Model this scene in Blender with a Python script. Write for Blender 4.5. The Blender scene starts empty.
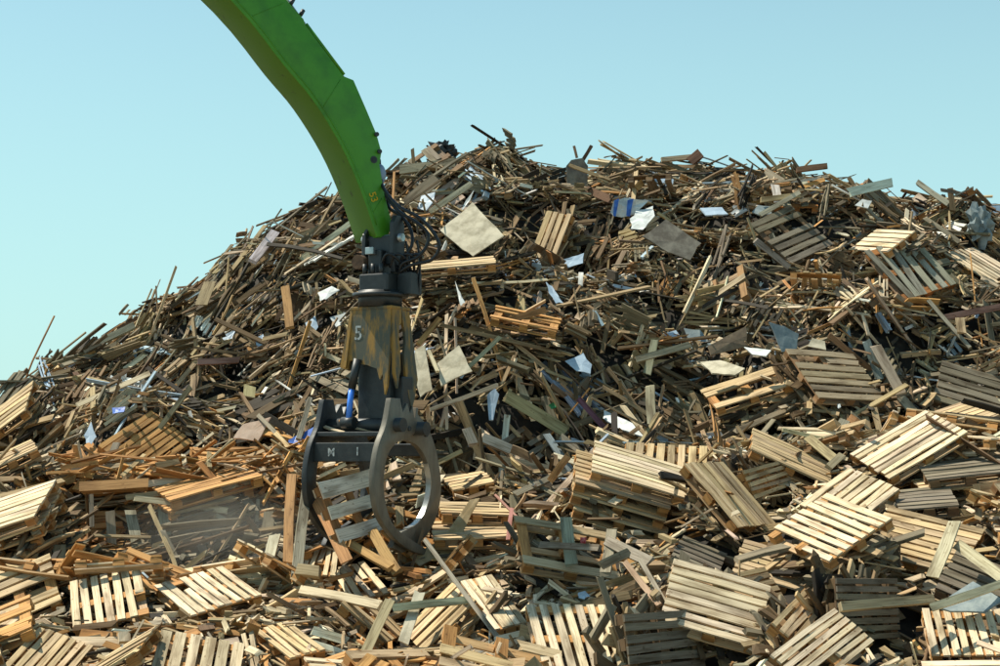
import bpy, bmesh, math, random
import numpy as np
from mathutils import Vector, Matrix

random.seed(7)
scene = bpy.context.scene
COL = scene.collection

# ---------------------------------------------------------------- camera
cam_data = bpy.data.cameras.new('camera')
cam_data.lens = 60.0
cam_data.sensor_width = 36.0
cam_data.clip_start = 0.1
cam_data.clip_end = 3000
camera = bpy.data.objects.new('camera', cam_data)
camera.location = (0, 0, 3.0)
camera.rotation_euler = (math.radians(90 + 4.03), 0, 0)
COL.objects.link(camera)
scene.camera = camera

# ---------------------------------------------------------------- sky and sun
SUN_DIR = Vector((-0.45, 0.19, 0.84)).normalized()      # towards the sun: high on the left, a little behind the heap
elev = math.asin(SUN_DIR.z)
azim = math.atan2(SUN_DIR.x, SUN_DIR.y)
world = bpy.data.worlds.new('World')
scene.world = world
world.use_nodes = True
nt = world.node_tree
nt.nodes.clear()
out = nt.nodes.new('ShaderNodeOutputWorld')
bg = nt.nodes.new('ShaderNodeBackground')
sky = nt.nodes.new('ShaderNodeTexSky')
sky.sky_type = 'NISHITA'
sky.sun_disc = False
sky.sun_elevation = elev
sky.sun_rotation = azim
sky.altitude = 50
sky.air_density = 1.0
sky.dust_density = 0.7
sky.ozone_density = 1.6
tint = nt.nodes.new('ShaderNodeMix')
tint.data_type = 'RGBA'
tint.blend_type = 'MULTIPLY'
tint.inputs[0].default_value = 1.0
nt.links.new(sky.outputs[0], tint.inputs[6])
tint.inputs[7].default_value = (0.84, 1.02, 0.86, 1)
bg.inputs['Strength'].default_value = 0.125
# low summer haze: the sky turns pale cyan towards the horizon, all the way round
tc = nt.nodes.new('ShaderNodeTexCoord'); sep = nt.nodes.new('ShaderNodeSeparateXYZ')
nt.links.new(tc.outputs['Generated'], sep.inputs[0])
mr = nt.nodes.new('ShaderNodeMapRange'); mr.interpolation_type = 'SMOOTHSTEP'
mr.inputs['From Min'].default_value = 0.0; mr.inputs['From Max'].default_value = 0.50
mr.inputs['To Min'].default_value = 0.80; mr.inputs['To Max'].default_value = 0.0
nt.links.new(sep.outputs['Z'], mr.inputs['Value'])
haze_mix = nt.nodes.new('ShaderNodeMix'); haze_mix.data_type = 'RGBA'
nt.links.new(mr.outputs[0], haze_mix.inputs[0])
nt.links.new(tint.outputs[2], haze_mix.inputs[6])
haze_mix.inputs[7].default_value = (3.15, 5.15, 5.22, 1)
nt.links.new(haze_mix.outputs[2], bg.inputs['Color'])
nt.links.new(bg.outputs[0], out.inputs['Surface'])
sun_data = bpy.data.lights.new('sun', 'SUN')
sun_data.energy = 5.0
sun_data.angle = math.radians(0.5)
sun_data.color = (1.0, 0.94, 0.80)
sun = bpy.data.objects.new('sun', sun_data)
sun.rotation_euler = (-SUN_DIR).to_track_quat('-Z', 'Y').to_euler()
sun.location = (-20, 10, 40)
COL.objects.link(sun)
scene.view_settings.view_transform = 'Standard'
scene.view_settings.look = 'None'
scene.view_settings.exposure = 0.40
scene.view_settings.gamma = 1.0
scene.render.engine = 'CYCLES'
# ---------------------------------------------------------------- heap shape (world metres, camera looks along +y)
CAM_Z = 3.0
PITCH = math.radians(4.03)
FPX = 60.0 / 36.0 * 1000.0

def _noise_tab(seed, n=64):
    return np.random.RandomState(seed).rand(n, n) * 2 - 1

_TABS = [_noise_tab(s) for s in (3, 11, 29, 57)]

def vnoise(x, y, k):
    t = _TABS[k]; n = t.shape[0]
    xi = np.floor(x).astype(int); yi = np.floor(y).astype(int)
    fx = x - xi; fy = y - yi
    fx = fx * fx * (3 - 2 * fx); fy = fy * fy * (3 - 2 * fy)
    a = t[xi % n, yi % n]; b = t[(xi + 1) % n, yi % n]
    c = t[xi % n, (yi + 1) % n]; d = t[(xi + 1) % n, (yi + 1) % n]
    return (a * (1 - fx) + b * fx) * (1 - fy) + (c * (1 - fx) + d * fx) * fy

# height of the ridge of the big heap along x
RIDGE_X = np.array([-24, -17, -12.5, -9.9, -8.95, -8.35, -8.15, -7.3, -5.95, -4.75, -3.4, -2.2, -1.6, -0.8, 0.0, 0.8, 1.6, 2.4, 3.8, 4.7, 5.6, 6.6, 7.1, 8.6, 9.9, 12, 16, 22, 28])
RIDGE_Z = np.array([0.2, 1.2, 2.6, 3.0, 3.3, 3.6, 4.95, 5.35, 6.1, 7.0, 7.75, 8.0, 8.35, 8.8, 8.75, 8.45, 8.4, 8.6, 8.75, 8.55, 8.6, 8.45, 8.15, 7.9, 7.65, 7.2, 5.0, 1.8, 0.2])

# hollows under the ledges
HOLES = [(5.5, 25.2, 1.3, .7, .9), (6.9, 26.2, 1.0, .7, .8), (2.1, 24.9, 1.1, .6, .8), (0.5, 24.0, .9, .55, .8), (-0.4, 24.0, .6, .5, .7), (-3.6, 24.6, 1.0, .6, .9), (-1.0, 26.3, .9, .6, .6), (3.4, 26.6, 1.2, .6, .7), (7.4, 24.2, 1.0, .5, .6), (1.2, 28.6, 1.2, .6, .5), (-4.2, 28.2, 1.2, .5, .5)]

def heap(x, y):
    x = np.asarray(x, float); y = np.asarray(y, float)
    cz = np.interp(x, RIDGE_X, RIDGE_Z)
    # big heap behind
    t = np.clip((y - 21.5) / (33.0 - 21.5), 0, 1)
    foot = 0.9 + 0.25 * np.clip(cz - 4, 0, 9)
    tp = np.interp(t, [0, .20, .36, .55, .75, 1.0], [0, .13, .40, .66, .845, 1.0])
    m = foot + (cz - foot) * tp
    back = np.clip((y - 33.0) / 13.0, 0, 1)
    m = m * (1 - back)
    m = m + (0.55 * vnoise(x * 0.55 + 7, y * 0.6, 0) + 0.30 * vnoise(x * 1.2, y * 1.4 + 4, 1)) * np.clip((y - 21) / 3, 0, 1) * np.clip((33.5 - y) / 2.0, 0.25, 1) * (1 - back)
    # terraces: ledges and hollows
    ph = (m + 0.25 * x * 0.3 + 0.5 * vnoise(x * 0.4, y * 0.3 + 9, 2)) * 1.05
    m = m + 0.24 * np.sin(ph * 2 * np.pi) * np.clip((y - 22) / 2, 0, 1) * (1 - back) * np.clip((32.2 - y) / 2, 0, 1)
    for hx_, hy_, rx_, ry_, dp in HOLES:
        m = m - dp * np.exp(-((x - hx_) / rx_) ** 2 - ((y - hy_) / ry_) ** 2)
    m = np.where(y < 21.5, foot - (21.5 - y) * 0.45, m)
    # orange bench on the left, in front of the big heap
    s = 1 / (1 + np.exp(-(x - 0.8) * 2.6))
    ftop = 1.45 * (1 - s) + (2.95 + 0.05 * np.clip(x, 0, 8)) * s
    fy = 19.6 * (1 - s) + 22.0 * s
    rise = 0.25 + (ftop - 0.25) * np.clip((y - 14.2) / (fy - 14.2), 0, 1)
    f = np.where(y < fy, rise, ftop - (y - fy) * 0.62)
    f = f + 0.14 * vnoise(x * 0.9 + 3, y * 0.9, 3)
    side = np.clip((13.5 - np.abs(x)) / 5, 0, 1)
    f = f * side
    bench = np.where(y < 22.75, 2.6 - (22.75 - y) * 2.3, 2.6 - (y - 22.75) * 0.55)
    bench = bench * np.clip((-x - 2.3) / 0.8, 0, 1) - 2.0 * np.clip((x + 2.3) / 0.3, 0, 1)
    left = (2.9 + 0.15 * np.clip(-x - 6, 0, 3)) * np.clip((-x - 5.6) / 0.7, 0, 1) - np.abs(y - 23.0) * 0.55
    h = np.maximum(np.maximum(m, f), np.maximum(bench, left))
    return np.maximum(h, -0.3)
# ---------------------------------------------------------------- materials
def new_mat(name):
    m = bpy.data.materials.new(name)
    m.use_nodes = True
    t = m.node_tree
    b = t.nodes['Principled BSDF']
    return m, t, b

def N(t, kind, **kw):
    n = t.nodes.new(kind)
    for k, v in kw.items():
        setattr(n, k, v)
    return n

def mixc(t, a, b, fac, blend='MIX'):
    n = N(t, 'ShaderNodeMix', data_type='RGBA', blend_type=blend)
    for sock, val in ((0, fac), (6, a), (7, b)):
        if hasattr(val, 'is_output') or isinstance(val, bpy.types.NodeSocket):
            t.links.new(val, n.inputs[sock])
        elif sock == 0:
            n.inputs[0].default_value = val
        else:
            n.inputs[sock].default_value = (*val, 1)
    return n.outputs[2]

def ramp(t, fac, stops):
    n = N(t, 'ShaderNodeValToRGB')
    t.links.new(fac, n.inputs[0])
    e = n.color_ramp.elements
    e[0].position, e[0].color = stops[0][0], (*stops[0][1], 1)
    e[1].position, e[1].color = stops[-1][0], (*stops[-1][1], 1)
    for p, c in stops[1:-1]:
        x = e.new(p); x.color = (*c, 1)
    return n.outputs[0]

def wood_material(name, source):
    """grain follows the board's own length (UV u = metres along it)"""
    m, t, b = new_mat(name)
    uv = N(t, 'ShaderNodeUVMap', uv_map='grain')
    if source == 'object':
        oi = N(t, 'ShaderNodeObjectInfo')
        base = oi.outputs['Color']
        sc = N(t, 'ShaderNodeMath', operation='MULTIPLY'); sc.inputs[1].default_value = 61.7
        t.links.new(oi.outputs['Random'], sc.inputs[0])
        ad = N(t, 'ShaderNodeVectorMath', operation='ADD')
        t.links.new(uv.outputs[0], ad.inputs[0]); t.links.new(sc.outputs[0], ad.inputs[1])
        vec = ad.outputs[0]
    else:
        at = N(t, 'ShaderNodeAttribute', attribute_name='tone')
        base = at.outputs['Color']
        vec = uv.outputs[0]
    def noise(sx, sy, detail=3):
        mp = N(t, 'ShaderNodeMapping'); mp.inputs['Scale'].default_value = (sx, sy, 1)
        t.links.new(vec, mp.inputs[0])
        n = N(t, 'ShaderNodeTexNoise'); n.inputs['Scale'].default_value = 1; n.inputs['Detail'].default_value = detail
        t.links.new(mp.outputs[0], n.inputs['Vector'])
        return n.outputs['Fac']
    grain = noise(2.6, 70)
    stain = noise(1.8, 9, 5)
    spot = noise(13, 26, 2)
    c = mixc(t, base, ramp(t, grain, [(0.3, (0.62, 0.58, 0.52)), (0.5, (0.96, 0.95, 0.93)), (0.75, (1.12, 1.12, 1.12))]), 1.0, 'MULTIPLY')
    c = mixc(t, c, ramp(t, stain, [(0.32, (0.50, 0.46, 0.42)), (0.50, (1, 1, 1)), (0.75, (1.10, 1.08, 1.05))]), 1.0, 'MULTIPLY')
    c = mixc(t, c, ramp(t, spot, [(0.26, (0.35, 0.26, 0.18)), (0.34, (1, 1, 1))]), 0.75, 'MULTIPLY')
    t.links.new(c, b.inputs['Base Color'])
    b.inputs['Roughness'].default_value = 0.82
    b.inputs['Specular IOR Level'].default_value = 0.25
    bp = N(t, 'ShaderNodeBump'); bp.inputs['Strength'].default_value = 0.35; bp.inputs['Distance'].default_value = 0.006
    t.links.new(grain, bp.inputs['Height']); t.links.new(bp.outputs[0], b.inputs['Normal'])
    return m

def rough_material(name, c1, c2, scale, rough=0.85, metallic=0.0, stretch=(1, 1, 1), lo=0.4, hi=0.6, bump=0.3, spec=0.4):
    m, t, b = new_mat(name)
    tc = N(t, 'ShaderNodeTexCoord')
    mp = N(t, 'ShaderNodeMapping'); mp.inputs['Scale'].default_value = stretch
    t.links.new(tc.outputs['Object'], mp.inputs[0])
    n = N(t, 'ShaderNodeTexNoise'); n.inputs['Scale'].default_value = scale; n.inputs['Detail'].default_value = 6
    n.inputs['Roughness'].default_value = 0.65
    t.links.new(mp.outputs[0], n.inputs['Vector'])
    t.links.new(ramp(t, n.outputs['Fac'], [(lo, c1), (hi, c2)]), b.inputs['Base Color'])
    b.inputs['Roughness'].default_value = rough
    b.inputs['Metallic'].default_value = metallic
    b.inputs['Specular IOR Level'].default_value = spec
    if bump:
        bp = N(t, 'ShaderNodeBump'); bp.inputs['Strength'].default_value = bump; bp.inputs['Distance'].default_value = 0.02
        t.links.new(n.outputs['Fac'], bp.inputs['Height']); t.links.new(bp.outputs[0], b.inputs['Normal'])
    return m

WOOD = wood_material('board_wood', 'object')
WOOD_HEAP = wood_material('heap_wood', 'tone')
MOUND = rough_material('dark_rubble', (0.010, 0.008, 0.005), (0.03, 0.022, 0.013), 5.0)  # near black, so gaps between the planks read as deep shade
GROUND = rough_material('yard_ground', (0.16, 0.14, 0.11), (0.24, 0.22, 0.18), 0.6)
SHEET = {
    'cream': rough_material('chipboard', (0.30, 0.26, 0.175), (0.54, 0.48, 0.35), 3.5, lo=.36, hi=.58),
    'greybrown': rough_material('old_board', (0.12, 0.10, 0.075), (0.25, 0.22, 0.17), 3.5),
    'bluegrey': rough_material('blue_grey_board', (0.16, 0.20, 0.21), (0.28, 0.32, 0.31), 6),
    'brown': rough_material('brown_board', (0.17, 0.12, 0.075), (0.25, 0.18, 0.11), 7),
    'pink': rough_material('pinkish_board', (0.40, 0.28, 0.20), (0.50, 0.37, 0.28), 5),
    'white': rough_material('white_laminate', (0.36, 0.37, 0.34), (0.66, 0.68, 0.65), 4, rough=.5, lo=.3, hi=.6),
    'paleblue': rough_material('pale_film', (0.26, 0.34, 0.42), (0.44, 0.55, 0.64), 4, rough=.45, lo=.3, hi=.65),
    'blue': rough_material('blue_tarp', (0.02, 0.08, 0.34), (0.04, 0.16, 0.55), 6, rough=.45),
    'red': rough_material('red_scrap', (0.5, 0.05, 0.05), (0.6, 0.2, 0.18), 30),
    'green': rough_material('green_scrap', (0.02, 0.14, 0.05), (0.03, 0.2, 0.07), 10),
    'tan': rough_material('tan_board', (0.30, 0.21, 0.10), (0.42, 0.31, 0.17), 6),
    'black': rough_material('black_plastic', (0.012, 0.014, 0.014), (0.03, 0.035, 0.035), 8, rough=.4),
}

# ---------------------------------------------------------------- object helpers
def link(name, me, mat=None, parent=None, smooth=False):
    o = bpy.data.objects.new(name, me)
    COL.objects.link(o)
    if mat is not None and not me.materials:
        me.materials.append(mat)
    if smooth:
        for p in me.polygons: p.use_smooth = True
    if parent is not None:
        o.parent = parent
    return o

def tag(o, label=None, cat=None, group=None, kind=None):
    if label: o['label'] = label
    if cat: o['category'] = cat
    if group: o['group'] = group
    if kind: o['kind'] = kind
    return o

def empty(name, M):
    o = bpy.data.objects.new(name, None)
    o.empty_display_size = 0.2
    COL.objects.link(o)
    o.matrix_world = M
    return o

def frame(origin, x, z):
    x = Vector(x).normalized(); z = Vector(z).normalized()
    y = z.cross(x).normalized(); x = y.cross(z).normalized()
    M = Matrix((x, y, z)).transposed().to_4x4()
    M.translation = Vector(origin)
    return M

BOARD_F = None
def planks_mesh(name, C, X, Y, Z, L, W, T, tone=None, rs=None, rings=4, jag=0.5, bend=0.012, twist=0.0):
    """N planks as one mesh. C centre, X/Y/Z unit axes (N,3), sizes (N,). UV 'grain' in metres."""
    n = len(L)
    rs = rs or np.random.RandomState(1)
    k = rings
    s = np.linspace(-0.5, 0.5, k)[None, :, None] * np.ones((n, 1, 4))
    cy = np.array([-.5, .5, .5, -.5])[None, None, :] * np.ones((n, k, 1))
    cz = np.array([-.5, -.5, .5, .5])[None, None, :] * np.ones((n, k, 1))
    px = s * L[:, None, None]
    j = jag * W[:, None] * 1.0
    px[:, 0, :] += (rs.rand(n, 4) - .25) * j
    px[:, -1, :] -= (rs.rand(n, 4) - .25) * j
    b = rs.randn(n, 1, 1) * bend * L[:, None, None]
    by = rs.randn(n, 1, 1) * bend * .5 * L[:, None, None]
    arc = (1 - 4 * s ** 2)
    tw = rs.randn(n, 1, 1) * twist * s
    wy = cy * W[:, None, None]; wz = cz * T[:, None, None]
    py = wy * np.cos(tw) - wz * np.sin(tw) + by * arc + rs.randn(n, k, 4) * (W[:, None, None] * .02)
    pz = wz * np.cos(tw) + wy * np.sin(tw) + b * arc + rs.randn(n, k, 4) * (T[:, None, None] * .05)
    V = C[:, None, None, :] + px[..., None] * X[:, None, None, :] + py[..., None] * Y[:, None, None, :] + pz[..., None] * Z[:, None, None, :]
    V = V.reshape(-1, 3)
    f = []
    for r in range(k - 1):
        for q in range(4):
            a = r * 4 + q; b2 = r * 4 + (q + 1) % 4
            f.append((a, a + 4, b2 + 4, b2))
    f.append((0, 1, 2, 3)); e = (k - 1) * 4; f.append((e + 3, e + 2, e + 1, e))
    f = np.array(f)
    nf = len(f)
    F = (f[None] + (np.arange(n) * 4 * k)[:, None, None]).reshape(-1)
    me = bpy.data.meshes.new(name)
    me.vertices.add(len(V)); me.vertices.foreach_set('co', V.astype(np.float32).ravel())
    me.loops.add(len(F)); me.loops.foreach_set('vertex_index', F.astype(np.int32))
    me.polygons.add(n * nf)
    me.polygons.foreach_set('loop_start', (np.arange(n * nf) * 4).astype(np.int32))
    # uv
    U = px + rs.rand(n, 1, 1) * 90
    side = np.arange(4)
    uvl = me.uv_layers.new(name='grain')
    uv = np.zeros((n, nf, 4, 2), np.float32)
    acc = rs.rand(n) * 90
    i = 0
    wid = [W, T, W, T]
    for r in range(k - 1):
        o = acc.copy()
        for q in range(4):
            w = wid[q]
            a = (r, q); b2 = (r, (q + 1) % 4)
            uv[:, i, 0] = np.stack([U[:, r, q], o], -1)
            uv[:, i, 1] = np.stack([U[:, r + 1, q], o], -1)
            uv[:, i, 2] = np.stack([U[:, r + 1, (q + 1) % 4], o + w], -1)
            uv[:, i, 3] = np.stack([U[:, r, (q + 1) % 4], o + w], -1)
            o = o + w; i += 1
    for e2 in range(2):
        uv[:, i, :, 0] = U[:, 0, :] + np.array([0, .02, .02, 0]); uv[:, i, :, 1] = acc[:, None] + np.array([0, 0, .02, .02]); i += 1
    uvl.data.foreach_set('uv', uv.ravel())
    if tone is not None:
        ca = me.color_attributes.new('tone', 'FLOAT_COLOR', 'POINT')
        cc = np.ones((n, 4 * k, 4), np.float32); cc[..., :3] = tone[:, None, :]
        ca.data.foreach_set('color', cc.ravel())
    me.update(calc_edges=True)
    me.shade_flat()
    return me

_bcache = {}
def board_mesh(L, W, T, var, jag=0.12, bend=.006):
    key = (round(L, 2), round(W, 3), round(T, 3), var, jag)
    if key not in _bcache:
        one = lambda v: np.array([v], float)
        ax = np.eye(3)
        _bcache[key] = planks_mesh('board_%d' % len(_bcache), np.zeros((1, 3)), ax[:1], ax[1:2], ax[2:], one(L), one(W), one(T),
                                   rs=np.random.RandomState(len(_bcache) * 7 + var), rings=3, jag=jag, bend=bend)
        _bcache[key].materials.append(WOOD)
    return _bcache[key]

def poly_slab(name, pts, thick, mat, parent=None, M=None, ripple=0.0, rs=random):
    """flat outline (list of 3-D points lying in a plane) given real thickness behind it"""
    bm = bmesh.new()
    P = [Vector(p) for p in pts]
    c = sum(P, Vector()) / len(P)
    nrm = Vector()
    for i in range(len(P)):
        nrm += (P[i] - c).cross(P[(i + 1) % len(P)] - c)
    nrm.normalize()
    fr = [bm.verts.new(p) for p in P]
    bk = [bm.verts.new(p + nrm * (thick if nrm.y > 0 else -thick)) for p in P]
    cf = bm.verts.new(c + nrm * rs.uniform(-ripple, ripple)); cb = bm.verts.new(c + nrm * ((thick if nrm.y > 0 else -thick) + rs.uniform(-ripple, ripple) * .3))
    n = len(P)
    for i in range(n):
        j = (i + 1) % n
        bm.faces.new((fr[i], fr[j], cf)); bm.faces.new((bk[j], bk[i], cb))
        bm.faces.new((fr[j], fr[i], bk[i], bk[j]))
    bmesh.ops.recalc_face_normals(bm, faces=bm.faces)
    if ripple:
        for v in bm.verts: v.co += Vector([rs.uniform(-ripple, ripple) for _ in range(3)]) * .5
    me = bpy.data.meshes.new(name)
    bm.to_mesh(me); bm.free()
    return link(name, me, mat, parent)
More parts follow.
